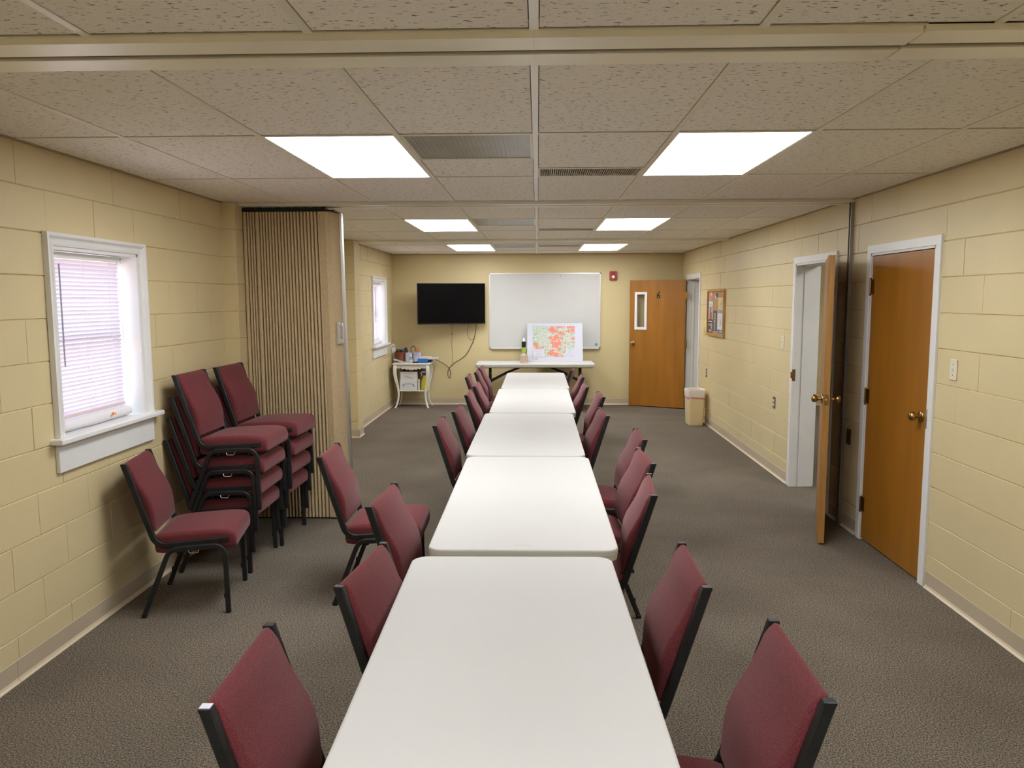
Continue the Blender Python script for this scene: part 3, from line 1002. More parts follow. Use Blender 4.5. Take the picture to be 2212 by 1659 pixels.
# ------------------------------------------------------------------ stacking chairs
def chair(label, group):
    t = thing('stacking_chair', label, 'chair', (0, 0, 0), 0, group)
    S = .225      # profile s -> local x
    # seat cushion
    bm = BM()
    st = [(.052, .150, .366, .402), (.056, .186, .348, .424), (.066, .204, .338, .438), (.10, .212, .335, .447), (.18, .214, .337, .455), (.28, .215, .342, .460), (.36, .217, .348, .463), (.42, .222, .352, .462), (.455, .226, .355, .457), (.474, .226, .357, .449), (.484, .224, .359, .439), (.490, .220, .364, .424), (.492, .205, .376, .408)]
    rings = []
    for s, hw, zb, zt in st:
        ring = []
        for (x, z) in roundrect(hw*2, zt-zb, min(.026, (zt-zb)*.45), 4):
            crown = .003*(1-(x/hw)**2) if z > 0 else 0
            ring.append(bm.verts.new((s-S, x, (zt+zb)/2+z+crown)))
        rings.append(ring)
    m = len(rings[0])
    for a, b in zip(rings, rings[1:]):
        for j in range(m): bm.faces.new((a[j], a[(j+1) % m], b[(j+1) % m], b[j]))
    bm.faces.new(rings[0]); bm.faces.new(rings[-1][::-1])
    obj('seat', bm, FABRIC, t, smooth=True)
    # back cushion, follows the leaning uprights
    sl = -.316
    def up(z): return .0738+sl*(z-.383)
    bm = BM()
    st = [(.448, .192, -.006, .010), (.451, .199, -.012, .017), (.472, .201, -.016, .024), (.52, .201, -.018, .036), (.57, .201, -.018, .048), (.615, .201, -.018, .053), (.655, .201, -.018, .050), (.70, .201, -.018, .039), (.735, .201, -.018, .030), (.775, .201, -.018, .026), (.812, .201, -.017, .023), (.830, .199, -.013, .017), (.840, .195, -.006, .009), (.8425, .18, 0, .003)]
    rings = []
    for z, hw, xb, xf in st:
        ring = []
        for (y, x) in roundrect(hw*2, xf-xb, min(.018, (xf-xb)*.46), 4):
            yy = y/hw
            bulge = .010*(1-yy*yy)*(1 if x > 0 else .3) if .47 < z < .83 else 0
            ring.append(bm.verts.new((up(z)-S+(xf+xb)/2+x+bulge, y, z+(.012*(yy*yy) if z < .46 else 0))))
        rings.append(ring)
    m = len(rings[0])
    for a, b in zip(rings, rings[1:]):
        for j in range(m): bm.faces.new((a[j], a[(j+1) % m], b[(j+1) % m], b[j]))
    bm.faces.new(rings[0]); bm.faces.new(rings[-1][::-1])
    obj('backrest', bm, FABRIC, t, smooth=True)
    for sd in (-1, 1):
        y = sd*.2155
        pts = fillet([(up(.838)-S, y, .838), (.0738-S, y, .383), (.457-S, y, .407)], .075, 8)
        bm = BM(); sweep(bm, pts, .025, .030, side=(0, 1, 0))
        rail = obj('side_rail', bm, BLACK, t, smooth=False)
        bm = BM()
        e = pts[0]; box(bm, e.x-.0148, e.x+.0148, y-.0124, y+.0124, e.z-.006, e.z+.004, bev=.002, seg=1)
        obj('end_cap', bm, BLKP, rail)
        # rear and front legs: one bent tube in two halves
        yt, yb_ = sd*.237, sd*.250
        half = .29
        rear = fillet([(.004-S, yb_, .012), (.1445-S, yt, .367), (half-S, yt, .3745)], .065, 7)
        frnt = fillet([(.441-S, yb_, .012), (.4335-S, yt, .381), (half-S, yt, .3745)], .060, 7)
        for pl in (rear, frnt):
            bm = BM(); sweep(bm, pl, .023, .026, side=(0, 1, 0))
            # little stacking bumper and its screw on the inside of the leg
            q = pl[0]*.72+pl[1]*.28
            box(bm, q.x-.019, q.x-.011, yb_-sd*.004-.006, yb_-sd*.004+.006, q.z-.012, q.z+.012)
            leg = obj('leg', bm, BLACK, t)
            bm = BM(); f = pl[0]; box(bm, f.x-.0125, f.x+.0125, f.y-.0125, f.y+.0125, 0, .022, bev=.002, seg=1); obj('glide', bm, BLKP, leg)
    bm = BM()
    for s, z in ((.19, .352), (.385, .360)):
        sweep(bm, [(s-S, -.237, z), (s-S, .237, z)], .020, .018, side=(0, 0, 1))
    obj('crossbar', bm, BLACK, t)
    bm = BM()
    sweep(bm, fillet([(.245-S, -.246, .366), (.250-S, -.250, .347), (.295-S, -.250, .347), (.300-S, -.246, .366)], .006, 3), .0045, .0045, round_=True, seg=6)
    obj('ganging_bracket', bm, CHROME, t)
    return t

def dup(root, loc, rotz, label, group):
    r = root.copy(); C.objects.link(r)
    r.location = loc; r.rotation_euler = (0, 0, rotz); r['label'] = label; r['group'] = group
    for ch in list(root.children):
        c = ch.copy(); C.objects.link(c); c.parent = r
        for g_ in list(ch.children):
            d_ = g_.copy(); C.objects.link(d_); d_.parent = c
    return r

GL, GR = 'maroon chairs along the window side of the tables', 'maroon chairs along the door side of the tables'
proto = chair('maroon chair standing alone by the block wall under the near window', 'maroon chairs by the window wall')
proto.location = (-1.960, 4.296, 0); proto.rotation_euler = (0, 0, math.radians(10.7))
LCH = [(-.425, 1.800, 1.5, 'biggest window-side maroon chair at the bottom edge, pale sticker on its black upright'),
       (-.289, 2.470, -6.9, 'second maroon chair from the bottom edge, window side, turned slightly to the near table'),
       (-.405, 3.405, -4.0, 'third maroon chair from the bottom edge on the window side, overlapping the pulled-out chair'),
       (-.925, 4.462, 1.2, 'maroon chair pulled well away from the tables in front of the folding partition'),
       (-.416, 5.547, -1.0, 'window-side maroon chair next past the gap, where the middle table begins'),
       (-.352, 6.202, -2.5, 'window-side maroon chair at the far half of the middle table'),
       (-.358, 7.273, -.7, 'window-side maroon chair at the near half of the fourth table'),
       (-.340, 7.998, -1.1, 'window-side maroon chair at the far half of the fourth table, pushed in close'),
       (-.506, 8.892, .1, 'far maroon chair third from the whiteboard end, set back a little, window side'),
       (-.450, 9.471, .1, 'second maroon chair from the whiteboard end, window side'),
       (-.440, 10.00, -1.3, 'last maroon chair on the window side, in front of the crosswise table')]
for x, y, a, lb in LCH:
    c = dup(proto, (x, y, 0), math.radians(a), lb, GL)
    if y < 2:
        bm = BM(); box(bm, -.295-.012, -.295+.012, -.2155-.011, -.2155+.011, .8425, .8435); s_ = obj('sticker', bm, mat('lilac_sticker', (.72, .68, .80, 1), .3), c)
        s_['label'] = 'pale square sticker'
RCH = [(.345, 1.862, 178.9, 'biggest maroon chair at the bottom edge on the door side of the table'),
       (.222, 2.532, 179.7, 'second maroon chair from the bottom edge on the door side'),
       (.245, 3.670, 175.2, 'third maroon chair from the bottom edge, door side, its slanted black rear leg in view'),
       (.310, 4.310, -176.9, 'middle of the three overlapping maroon chairs on the door side'),
       (.370, 5.027, -179.2, 'farthest of the three overlapping maroon chairs on the door side, set out from the table'),
       (.218, 6.002, -176.4, 'door-side maroon chair at the middle table with a gap of floor before it'),
       (.287, 7.140, -177.8, 'door-side maroon chair standing out behind the middle table, brown door beyond it'),
       (.196, 7.930, -178.9, 'door-side maroon chair pushed in at the fourth table'),
       (.215, 8.900, 179.4, 'second maroon chair from the whiteboard end on the door side'),
       (.150, 9.800, 172.0, 'last maroon chair on the door side, turned edge-on before the crosswise table')]
for x, y, a, lb in RCH:
    dup(proto, (x, y, 0), math.radians(a), lb, GR)
pos = ['bottom', 'second', 'third', 'topmost']
for (x, y, a, where) in ((-2.030, 4.962, .8, 'the nearer stack beside the window'), (-2.000, 5.515, -1.0, 'the stack against the folding partition')):
    for k in range(4):
        lb = 'maroon chair, %s in %s' % (('topmost' if k == 3 else 'lowest' if k == 0 else 'second from the floor' if k == 1 else 'second from the top'), where)
        dup(proto, (x+.0245*k, y, .136*k), math.radians(a), lb, 'maroon chairs stacked by the folding partition')

# ------------------------------------------------------------------ television and its cables
t = thing('television', 'large black flat television on an arm, turned out from the back wall', 'television', (-1.36, 12.36, 1.64), math.radians(18))
w, h = .545, .322
bm = BM(); box(bm, -w, w, -.012, .022, -h, h, bev=.003, seg=1); box(bm, -w*.7, w*.7, .022, .055, -h*.8, h*.5, bev=.008); obj('housing', bm, BLKP, t)
bm = BM(); box(bm, -w+.010, w-.010, -.0145, -.0115, -h+.018, h-.010); obj('screen', bm, SCREEN, t)
bm = BM(); box(bm, -.035, .035, -.016, -.008, -h-.008, -h+.006); obj('status_badge', bm, mat('badge_grey', (.02, .02, .022, 1), .5), t)
bm = BM(); box(bm, -.12, .12, .055, .07, -.12, .12); sweep(bm, [(0, .07, 0), (.14, .15, 0), (.03, .235, 0)], .03, .05, side=(0, 0, 1)); box(bm, -.06, .06, .222, .236, -.13, .13); obj('wall_arm', bm, BLACK, t)
CABLE = mat('brown_cable', (.085, .06, .035, 1), .5)
CABLE2 = mat('wall_tone_cable', (.26, .19, .10, 1), .5)
def smooth_path(pts, n=6):
    P = [Vector(p) for p in pts]; out = []
    for i in range(len(P)-1):
        a, b, c, d_ = P[max(0, i-1)], P[i], P[i+1], P[min(len(P)-1, i+2)]
        for k in range(n):
            u = k/n
            out.append(.5*((2*b)+(-a+c)*u+(2*a-5*b+4*c-d_)*u*u+(-a+3*b-3*c+d_)*u**3))
    out.append(P[-1]); return out
bm = BM()
tube(bm, smooth_path([(-.99, 12.525, 1.40), (-.985, 12.535, 1.31), (-1.00, 12.58, 1.20), (-1.05, 12.605, 1.02), (-1.175, 12.6247, .80), (-1.36, 12.6247, .675), (-1.445, 12.6247, .585), (-1.462, 12.6247, .49), (-1.435, 12.6247, .435), (-1.412, 12.612, .50), (-1.435, 12.608, .59), (-1.50, 12.60, .655), (-1.60, 12.58, .715), (-1.66, 12.54, .745)]), .010, 8)
tag(obj('power_cable', bm, CABLE, smooth=True), 'thick dark cable drooping in a loop from the television to the white side table', 'cable')
bm = BM()
tube(bm, smooth_path([(-1.09, 12.495, 1.40), (-1.115, 12.54, 1.27), (-1.135, 12.60, 1.17), (-1.11, 12.612, 1.08), (-1.06, 12.612, 1.055), (-1.03, 12.61, 1.09)]), .006, 6)
tag(obj('signal_cable', bm, CABLE, smooth=True), 'thin short cable curving under the corner of the television', 'cable')
bm = BM()
tube(bm, smooth_path([(-1.38, 12.40, 1.36), (-1.383, 12.55, 1.28), (-1.385, 12.612, 1.15), (-1.39, 12.618, .95), (-1.378, 12.618, .80), (-1.382, 12.618, .63)]), .006, 6)
lathe(bm, [(.004, -.012), (.010, -.008), (.010, .008), (.004, .012)], (-1.386, 12.6247, 1.15), 'z', 8)
tag(obj('wall_cable', bm, CABLE2, smooth=True), 'thin straight cable hanging down the wall below the middle of the television', 'cable')

# ------------------------------------------------------------------ whiteboard, alarm
t = thing('whiteboard', 'large framed whiteboard on the back wall between the television and red alarm', 'whiteboard', (.113, YB, 1.52))
w, h = .895, .606
bm = BM(); box(bm, -w+.01, w-.01, -.012, -.001, -h+.01, h-.01); obj('writing_surface', bm, BOARD, t)
bm = BM()
for a in ((-w, w, h-.022, h), (-w, w, -h, -h+.022), (-w, -w+.020, -h, h), (w-.020, w, -h, h)):
    box(bm, a[0], a[1], -.022, 0, a[2], a[3], bev=.002, seg=1)
obj('frame', bm, mat('board_frame', (.72, .72, .72, 1), .3, metal=.35), t)
bm = BM(); box(bm, -w+.03, w-.03, -.045, -.020, -h-.004, -h+.006); obj('pen_tray', bm, mat('board_frame', (.7, .7, .7, 1)), t)
bm = BM(); box(bm, w-.085, w-.045, -.0135, -.0115, -h+.045, -h+.085); obj('maker_tag', bm, mat('tag_blue', (.16, .24, .36, 1), .4), t)
bm = BM()
for (a, b, c) in ((-.70, .57, .006), (-.60, .565, .010), (-.52, .565, .004), (.82, .54, .008), (.25, .55, .012)):
    lathe(bm, [(c, -.0005), (c*.8, 0)], (a, -.0125, b), 'y', 8)
obj('ink_smudge', bm, GREYINK, t)
t = thing('fire_alarm', 'red fire alarm with a clear strobe high on the back wall', 'fire alarm', (1.203, YB, 2.078))
bm = BM()
prism(bm, roundrect(.118, .140, .018, 4), lambda x, z: (x, -.045, z), lambda x, z: (x, .002, z)); obj('housing', bm, REDP, t)
bm = BM(); lathe(bm, [(.026, -.046), (.026, -.056), (.018, -.068), (.002, -.072)], (.0, 0, -.022), 'y', 18); obj('strobe', bm, LENSW, t, smooth=True)
bm = BM(); box(bm, -.02, .02, -.047, -.0445, .02, .045); obj('horn_grille', bm, mat('alarm_dark_red', (.16, .01, .012, 1), .4), t)

# ------------------------------------------------------------------ things on the crosswise table
# map poster leaning on the whiteboard
t = thing('map_poster', 'white poster board with a coral and green street map leaning on the whiteboard', 'poster', (.272, 12.285, .735))
t.rotation_euler = (math.radians(-23), 0, math.radians(-.6))
PW, PH = .880, .640
bm = BM(); box(bm, -PW/2, PW/2, 0, .006, 0, PH); obj('board', bm, POSTER, t)
cz, cx = .320, .0
bm = BM(); box(bm, -.334, .334, -.0016, 0, -.258, .258)
o = obj('map_print', bm, MAPM, t); o.location = (-.02, -.0004, cz+.01)
bm = BM()
for (x0, x1, z0, z1) in ((-.345, -.165, .072, .205), (.170, .318, .118, .205), (.170, .318, .072, .112)):
    box(bm, x0, x1, -.0032, 0, z0, z1)
obj('legend_box', bm, POSTER, t)
bm = BM()
rr = random.Random(3)
def line(x0, x1, z, th=.006, y=-.0040): box(bm, x0, x1, y, -.001, z, z+th)
for z, a, b in ((.188, -.335, -.180), (.168, -.320, -.215), (.153, -.320, -.195), (.135, -.300, -.235), (.121, -.295, -.180), (.103, -.300, -.230), (.088, -.300, -.210), (.186, .185, .305), (.170, .235, .270), (.153, .235, .262), (.137, .235, .265), (.088, .185, .300)):
    line(a, b, z, .0035)
line(-.352, -.165, .588, .005); line(.255, .318, .588, .004)
for k in range(9): line(-.350+k*.022, -.338+k*.022, .060, .004)
line(-.352, -.312, .030, .006)
obj('lettering', bm, GREYINK, t)
bm = BM(); box(bm, -.310, -.268, -.002, 0, .030, .037); obj('red_lettering', bm, mat('print_red', (.6, .06, .05, 1), .6), t)
bm = BM()
for k, z in enumerate((.168, .152, .136)): box(bm, .218, .228, -.0042, 0, z, z+.009)
obj('legend_dots', bm, mat('legend_green', (.20, .30, .12, 1), .6), t)
bm = BM(); box(bm, -.352, .318, -.0012, 0, .046, .300); bm.free()

t = thing('cardboard_cube', 'small tan dotted square box at the front of the crosswise table', 'box', (-.208, 11.93, .735))
bm = BM(); box(bm, -.060, .060, -.055, .055, 0, .122, bev=.004); obj('carton', bm, mat('dotted_tan', (.48, .35, .28, 1), .6, noise=(260, .12)), t)
bm = BM(); box(bm, .018, .050, -.0565, -.054, .008, .018); obj('price_sticker', bm, PAPER, t)
t = thing('spray_bottle', 'black, green and white spray bottle standing beside the map poster', 'bottle', (-.216, 12.13, .735))
bm = BM(); lathe(bm, [(.005, 0), (.032, .002), (.034, .02), (.034, .10), (.026, .135), (.0255, .15)], (0, 0, 0), 'z', 18); obj('bottle_body', bm, mat('bottle_white', (.74, .73, .68, 1), .3), t, smooth=True)
bm = BM(); lathe(bm, [(.0345, .145), (.0345, .215), (.030, .235)], (0, 0, 0), 'z', 18); obj('green_band', bm, mat('lime_band', (.26, .42, .04, 1), .35), t, smooth=True)
bm = BM(); lathe(bm, [(.031, .230), (.0335, .24), (.0335, .305), (.029, .322)], (0, 0, 0), 'z', 18); obj('black_collar', bm, BLKP, t, smooth=True)
bm = BM(); lathe(bm, [(.022, .318), (.019, .345), (.014, .372), (.003, .380)], (0, 0, 0), 'z', 14); obj('cap', bm, WHITEP, t, smooth=True)

# ------------------------------------------------------------------ ornate white side table and what stands on it
TX, TY = -1.985, 12.36
t = thing('side_table', 'white carved side table with curved legs in the corner under the television', 'side table', (TX, TY, 0))
ZT = .712
bm = BM()
rings = []
for ins, z in ((.028, ZT-.034), (.012, ZT-.030), (.004, ZT-.022), (0, ZT-.012), (.004, ZT-.003), (.012, ZT)):
    rings.append([bm.verts.new((x, y, z)) for x, y in roundrect(.600-2*ins, .440-2*ins, .022, 3)])
m = len(rings[0])
for a, b in zip(rings, rings[1:]):
    for j in range(m): bm.faces.new((a[j], a[(j+1) % m], b[(j+1) % m], b[j]))
bm.faces.new(rings[-1]); bm.faces.new(rings[0][::-1])
obj('tabletop', bm, LEAFW, t, smooth=True)
def apron_poly(L, deep):
    n = 40
    pts = [(-L/2, ZT-.034), (L/2, ZT-.034)]
    for k in range(n+1):
        x = L/2-L*k/n
        u = abs(x)/(L/2)
        z = ZT-.034-.034-deep*max(0, (1-u*1.25))**.7-(.008*math.sin(u*26) if u < .75 else .010)
        if u < .05: z += .024
        pts.append((x, z))
    return pts
bm = BM(); prism(bm, apron_poly(.50, .040), lambda x, z: (x, -.190, z), lambda x, z: (x, -.172, z))
for s in (-1, 1):   # carved leaves
    for k in range(5):
        lathe(bm, [(.001, -.004), (.012, 0), (.001, .004)], (s*(.03+.032*k), -.191, ZT-.092+.008*k), 'y', 8, sx=1.5, sy=.7)
obj('carved_apron', bm, LEAFW, t)
bm = BM(); prism(bm, apron_poly(.36, .02), lambda y, z: (.262, y, z), lambda y, z: (.246, y, z)); prism(bm, apron_poly(.36, .02), lambda y, z: (-.262, y, z), lambda y, z: (-.246, y, z)); prism(bm, apron_poly(.50, .02), lambda x, z: (x, .190, z), lambda x, z: (x, .172, z))
obj('side_apron', bm, LEAFW, t)
for sx in (-1, 1):
    for sy_ in (-1, 1):
        prof = [(0, .69, 1.0), (.006, .655, 1.12), (.012, .61, 1.1), (.010, .55, 1.0), (.000, .47, .86), (-.018, .39, .74), (-.034, .31, .66), (-.042, .25, .62), (-.040, .18, .56), (-.028, .11, .52), (-.010, .05, .50), (.010, .012, .55), (.016, 0, .58)]
        pts = [(sx*(.250+d*.9), sy_*(.185+d*.75), z) for d, z, r in prof]
        bm = BM(); sweep(bm, smooth_path(pts, 2), .050, .050, round_=False, radii=[1.0]*0 or [prof[min(len(prof)-1, i//2)][2] for i in range(len(smooth_path(pts, 2)))], side=(1, 0, 0))
        obj('leg', bm, LEAFW, t, smooth=True)
bm = BM(); box(bm, -.236, .236, -.158, .158, .262, .284, bev=.005); obj('shelf', bm, LEAFW, t)

def put(x, y): return (x, y, ZT)
t = thing('wicker_basket', 'dark red-brown wicker basket full of cables on the white side table', 'basket', put(-2.205, 12.44))
bm = BM(); lathe(bm, [(.066, 0), (.072, .01), (.080, .08), (.086, .150), (.090, .158), (.088, .166), (.080, .164), (.070, .03), (.005, .025)], (0, 0, 0), 'z', 24); obj('basket_body', bm, WICKER, t, smooth=True)
bm = BM()
rr = random.Random(5)
for k in range(7):
    a = rr.uniform(0, 6.28)
    c = Vector((.028*math.cos(a), .028*math.sin(a), .16+rr.uniform(0, .03)))
    pts = [c+Vector((.045*math.cos(q*.9+a), .030*math.sin(q*.9+a)*rr.uniform(.7, 1.2), .018*math.sin(q*1.3+k))) for q in range(8)]
    tube(bm, smooth_path(pts, 3), .007, 6)
obj('cable_tangle', bm, BLKP, t, smooth=True)
bm = BM()
for k in range(3):
    q = [(-.02+k*.03, -.05+k*.01, .175+.012*k), (.075, -.02+k*.02, .165+.012*k), (.06, .05, .19+.01*k), (-.03, .04, .205)]
    quad(bm, q)
r_ = bmesh.ops.solidify(bm, geom=bm.faces[:], thickness=.002)
obj('folded_sheet', bm, mat('grey_paper', (.5, .52, .58, 1), .6), t)

t = thing('tall_card', 'tall white card standing in the corner behind the wicker basket', 'card', (-2.296, 12.50, ZT))
t.rotation_euler = (0, math.radians(-7), math.radians(35))
bm = BM(); box(bm, -.032, .032, 0, .006, 0, .285); obj('card_sheet', bm, PAPER, t)
bm = BM(); box(bm, -.022, .022, -.001, .001, .235, .262); box(bm, -.02, .0, -.001, .001, .17, .175); obj('printed_header', bm, GREYINK, t)

t = thing('divided_caddy', 'two-bin pale caddy with a brown hoop handle on the white side table', 'caddy', put(-1.992, 12.44))
bm = BM()
for s in (-1, 1):
    rings = []
    for k, (sc0, z) in enumerate(((.86, 0), (1, .155), (.95, .155), (.82, .01))):
        rings.append([bm.verts.new((s*.066+x*sc0, y*sc0, z)) for x, y in roundrect(.108, .12, .012, 3)])
    m = len(rings[0])
    for a, b in zip(rings, rings[1:]):
        for j in range(m): bm.faces.new((a[j], a[(j+1) % m], b[(j+1) % m], b[j]))
    bm.faces.new(rings[0]); bm.faces.new(rings[-1])
obj('bin', bm, LILAC, t)
bm = BM(); tube(bm, smooth_path([(-.018, 0, .03), (-.036, 0, .18), (-.026, 0, .235), (.004, 0, .255), (.030, 0, .232), (.028, 0, .17)]), .013, 8); obj('hoop_handle', bm, mat('brown_handle', (.10, .04, .02, 1), .5), t, smooth=True)
bm = BM(); quad(bm, [(.02, -.066, .125), (.085, -.067, .14), (.06, -.066, .118), (.025, -.066, .11)]); quad(bm, [(-.10, -.062, .11), (-.05, -.062, .10), (-.05, -.062, .095), (-.10, -.062, .105)])
obj('scrawl', bm, GREYINK, t)
t = thing('marker_box', 'dark navy box of markers leaning in the caddy', 'box', (-2.055, 12.44, ZT+.012))
t.rotation_euler = (0, math.radians(-16), 0)
bm = BM(); box(bm, -.020, .020, -.025, .025, 0, .225, bev=.003); obj('carton', bm, mat('navy_card', (.02, .02, .05, 1), .5), t)
t = thing('scissors', 'orange-handled scissors standing in the caddy', 'scissors', (-1.925, 12.44, ZT+.012))
bm = BM()
for s in (-1, 1):
    sweep(bm, smooth_path([(s*.006, 0, .13), (s*.024, 0, .165), (s*.030, 0, .195), (s*.018, 0, .215), (s*.006, 0, .20), (s*.004, 0, .15)], 4), .011, .009, round_=True, seg=8)
obj('handle', bm, mat('orange_plastic', (.75, .17, .03, 1), .35), t, smooth=True)
bm = BM(); prism(bm, [(-.010, .14), (.010, .14), (.002, 0), (-.002, 0)], lambda x, z: (x, -.003, z), lambda x, z: (x, .003, z)); obj('blade', bm, STEEL, t)

t = thing('sanitizer_bottle', 'small clear bottle with a white cap before the caddy', 'bottle', put(-2.010, 12.30))
bm = BM(); lathe(bm, [(.005, 0), (.031, .001), (.033, .01), (.033, .055), (.022, .080), (.011, .088), (.011, .094)], (0, 0, 0), 'z', 18); obj('bottle_body', bm, CLEARP, t, smooth=True)
bm = BM(); lathe(bm, [(.0335, .018), (.0335, .046)], (0, 0, 0), 'z', 18); obj('bottle_label', bm, mat('pale_label', (.62, .70, .85, 1), .4), t, smooth=True)
bm = BM(); lathe(bm, [(.013, .090), (.013, .108), (.009, .112), (.009, .124), (.002, .126)], (0, 0, 0), 'z', 14); obj('cap', bm, WHITEP, t, smooth=True)
t = thing('blue_box', 'bright blue box with torn edges at the front of the side table', 'box', put(-1.812, 12.245))
bm = BM(); box(bm, -.076, .076, -.045, .045, .004, .064, bev=.004)
for k in range(9): box(bm, -.074+k*.017, -.066+k*.017, -.045, -.041, .06, .070+.006*math.sin(k*2.1))
obj('carton', bm, BLUE, t)
bm = BM(); box(bm, -.078, .085, -.048, .045, 0, .006); obj('black_tray', bm, BLKP, t)
t = thing('remote_control', 'black remote control on the side table beside the clear bottle', 'remote', put(-1.945, 12.21))
bm = BM(); box(bm, -.020, .020, -.025, .045, 0, .022, bev=.004); obj('remote_body', bm, BLKP, t)
bm = BM(); lathe(bm, [(.007, .0225), (.006, .0245)], (-.006, -.005, 0), 'z', 10); obj('button', bm, WHITEP, t)
t = thing('remote_control', 'second black remote between the first remote and the blue box', 'remote', put(-1.902, 12.22))
bm = BM(); box(bm, -.017, .017, -.02, .05, 0, .024, bev=.004); obj('remote_body', bm, BLKP, t)
t = thing('media_player', 'flat black media player under white papers at the wall edge of the side table', 'media player', put(-1.785, 12.42))
bm = BM(); box(bm, -.090, .095, -.095, .095, .003, .050, bev=.003); obj('player_case', bm, BLKP, t)
bm = BM(); box(bm, -.070, -.02, -.0965, -.094, .016, .026); obj('display_window', bm, mat('display_grey', (.05, .06, .07, 1), .15), t)
t = thing('paper_stack', 'stack of white papers on the black media player, overhanging the table edge', 'papers', (-1.735, 12.42, ZT+.050))
bm = BM()
for k in range(5):
    rz = rr.uniform(-.12, .12)
    vs = box(bm, -.135, .14, -.10, .10, .004*k, .004*k+.0036)
    bmesh.ops.rotate(bm, verts=vs, cent=(0, 0, 0), matrix=Matrix.Rotation(rz, 3, 'Z'))
box(bm, -.14, .03, -.09, .09, .021, .036, bev=.002)
obj('sheets', bm, PAPER, t)
t = thing('table_runner', 'wavy white cloth draped along the front edge of the side table', 'cloth', put(-2.165, 12.22))
bm = BM()
n = 18
ra, rb = [], []
for k in range(n+1):
    u = k/n
    z = .006+.052*max(0, 1-u*1.9)**1.4+.006*abs(math.sin(u*5))+(.022*max(0, (u-.75)/.25)**2)
    x = -.105+.29*u
    ra.append(bm.verts.new((x, -.062+.05*u*u, z))); rb.append(bm.verts.new((x+.02, .03, z+.010)))
for k in range(n): bm.faces.new((ra[k], ra[k+1], rb[k+1], rb[k]))
bmesh.ops.solidify(bm, geom=bm.faces[:], thickness=.004)
obj('cloth_sheet', bm, PAPER, t, smooth=True)

ZS = .284
t = thing('file_box', 'white lower box with an arched grey emblem on the side table shelf', 'box', (-2.040, 12.250, ZS))
bm = BM(); box(bm, -.138, .142, -.045, .045, 0, .158, bev=.003, seg=1); obj('carton', bm, PAPER, t)
bm = BM()
arc = [(-.085+.17*k/12, .092+.020*math.sin(PI*k/12)) for k in range(13)]
poly = arc+[(x, z-.016) for x, z in arc[::-1]]
inner = [(x*.93, z-.003) for x, z in arc]+[(x*.93, z-.013) for x, z in arc[::-1]]
for a, b in zip(arc, arc[1:]):
    for o0, o1 in ((0, -.004), (-.014, -.018)):
        quad(bm, [(a[0], -.0458, a[1]+o0), (b[0], -.0458, b[1]+o0), (b[0], -.0458, b[1]+o1), (a[0], -.0458, a[1]+o1)])
for s in (-1, 1): box(bm, s*.080-.008, s*.080+.008, -.0462, -.044, .066, .090)
obj('arched_emblem', bm, mat('emblem_grey', (.10, .11, .12, 1), .6), t)
bm = BM(); box(bm, .074, .102, -.046, -.044, .056, .064); box(bm, -.11, -.06, -.046, -.044, .052, .055); obj('small_print', bm, GREYINK, t)
t = thing('letter_box', 'white upper box with a scribbled word on the side table shelf', 'box', (-2.035, 12.245, ZS+.158))
bm = BM(); box(bm, -.132, .134, -.036, .04, 0, .132, bev=.003, seg=1); obj('carton', bm, PAPER, t)
bm = BM(); tube(bm, [(-.058+.118*k/20, -.0375, .058+.018*math.sin(k*1.9)-.0012*k) for k in range(21)], .0035, 5)
obj('handwriting', bm, DARKINK, t)
bm = BM(); box(bm, -.105, .10, -.037, -.035, .104, .108); obj('small_print', bm, GREYINK, t)
t = thing('cardboard_carton', 'dark brown carton at the back of the side table shelf', 'box', (-2.000, 12.40, ZS))
bm = BM(); box(bm, -.15, .14, -.095, .10, 0, .320, bev=.003, seg=1); obj('carton', bm, CARD, t)
t = thing('card_pack', 'thin white pack standing between the white boxes and the yellow spray bottle', 'box', (-1.876, 12.235, ZS))
bm = BM(); box(bm, -.012, .012, -.04, .04, 0, .170, bev=.002, seg=1); obj('carton', bm, PAPER, t)
t = thing('cleaner_bottle', 'yellow spray cleaner bottle on the side table shelf', 'bottle', (-1.795, 12.285, ZS))
bm = BM(); lathe(bm, [(.004, 0), (.056, .003), (.060, .02), (.060, .09), (.050, .15), (.026, .20), (.018, .222), (.017, .236)], (0, 0, 0), 'z', 22, sy=.7); obj('bottle_body', bm, YELLOW, t, smooth=True)
bm = BM(); lathe(bm, [(.020, .226), (.020, .25)], (0, 0, 0), 'z', 14); box(bm, -.045, .03, -.012, .012, .248, .272, bev=.004); obj('trigger_head', bm, mat('trigger_blue', (.05, .07, .30, 1), .4), t)
bm = BM(); box(bm, -.05, .034, -.010, .010, .272, .288, bev=.003); box(bm, -.068, -.045, -.008, .008, .252, .268); box(bm, -.05, -.042, -.006, .006, .215, .25); obj('nozzle', bm, WHITEP, t)

# ------------------------------------------------------------------ wastebasket
t = thing('wastebasket', 'beige rectangular wastebasket with a white liner against the wall by the far door', 'wastebasket', (2.145, 10.66, 0), math.radians(2))
def rect_tub(bm, secs, mi=0):
    rings = []
    for w_, d_, r_, z in secs:
        rings.append([bm.verts.new((x, y, z)) for x, y in roundrect(w_, d_, r_, 5)])
    m = len(rings[0])
    for a, b in zip(rings, rings[1:]):
        for j in range(m): bm.faces.new((a[j], a[(j+1) % m], b[(j+1) % m], b[j])).material_index = mi
    return rings
bm = BM()
rg = rect_tub(bm, [(.190, .25, .03, 0), (.196, .256, .03, .008), (.226, .29, .035, .45), (.236, .30, .038, .455), (.236, .30, .038, .470), (.224, .288, .035, .470), (.19, .25, .03, .02)])
bm.faces.new(rg[0]); bm.faces.new(rg[-1])
obj('bin_body', bm, BINP, t, smooth=True)
bm = BM()
rr2 = random.Random(8)
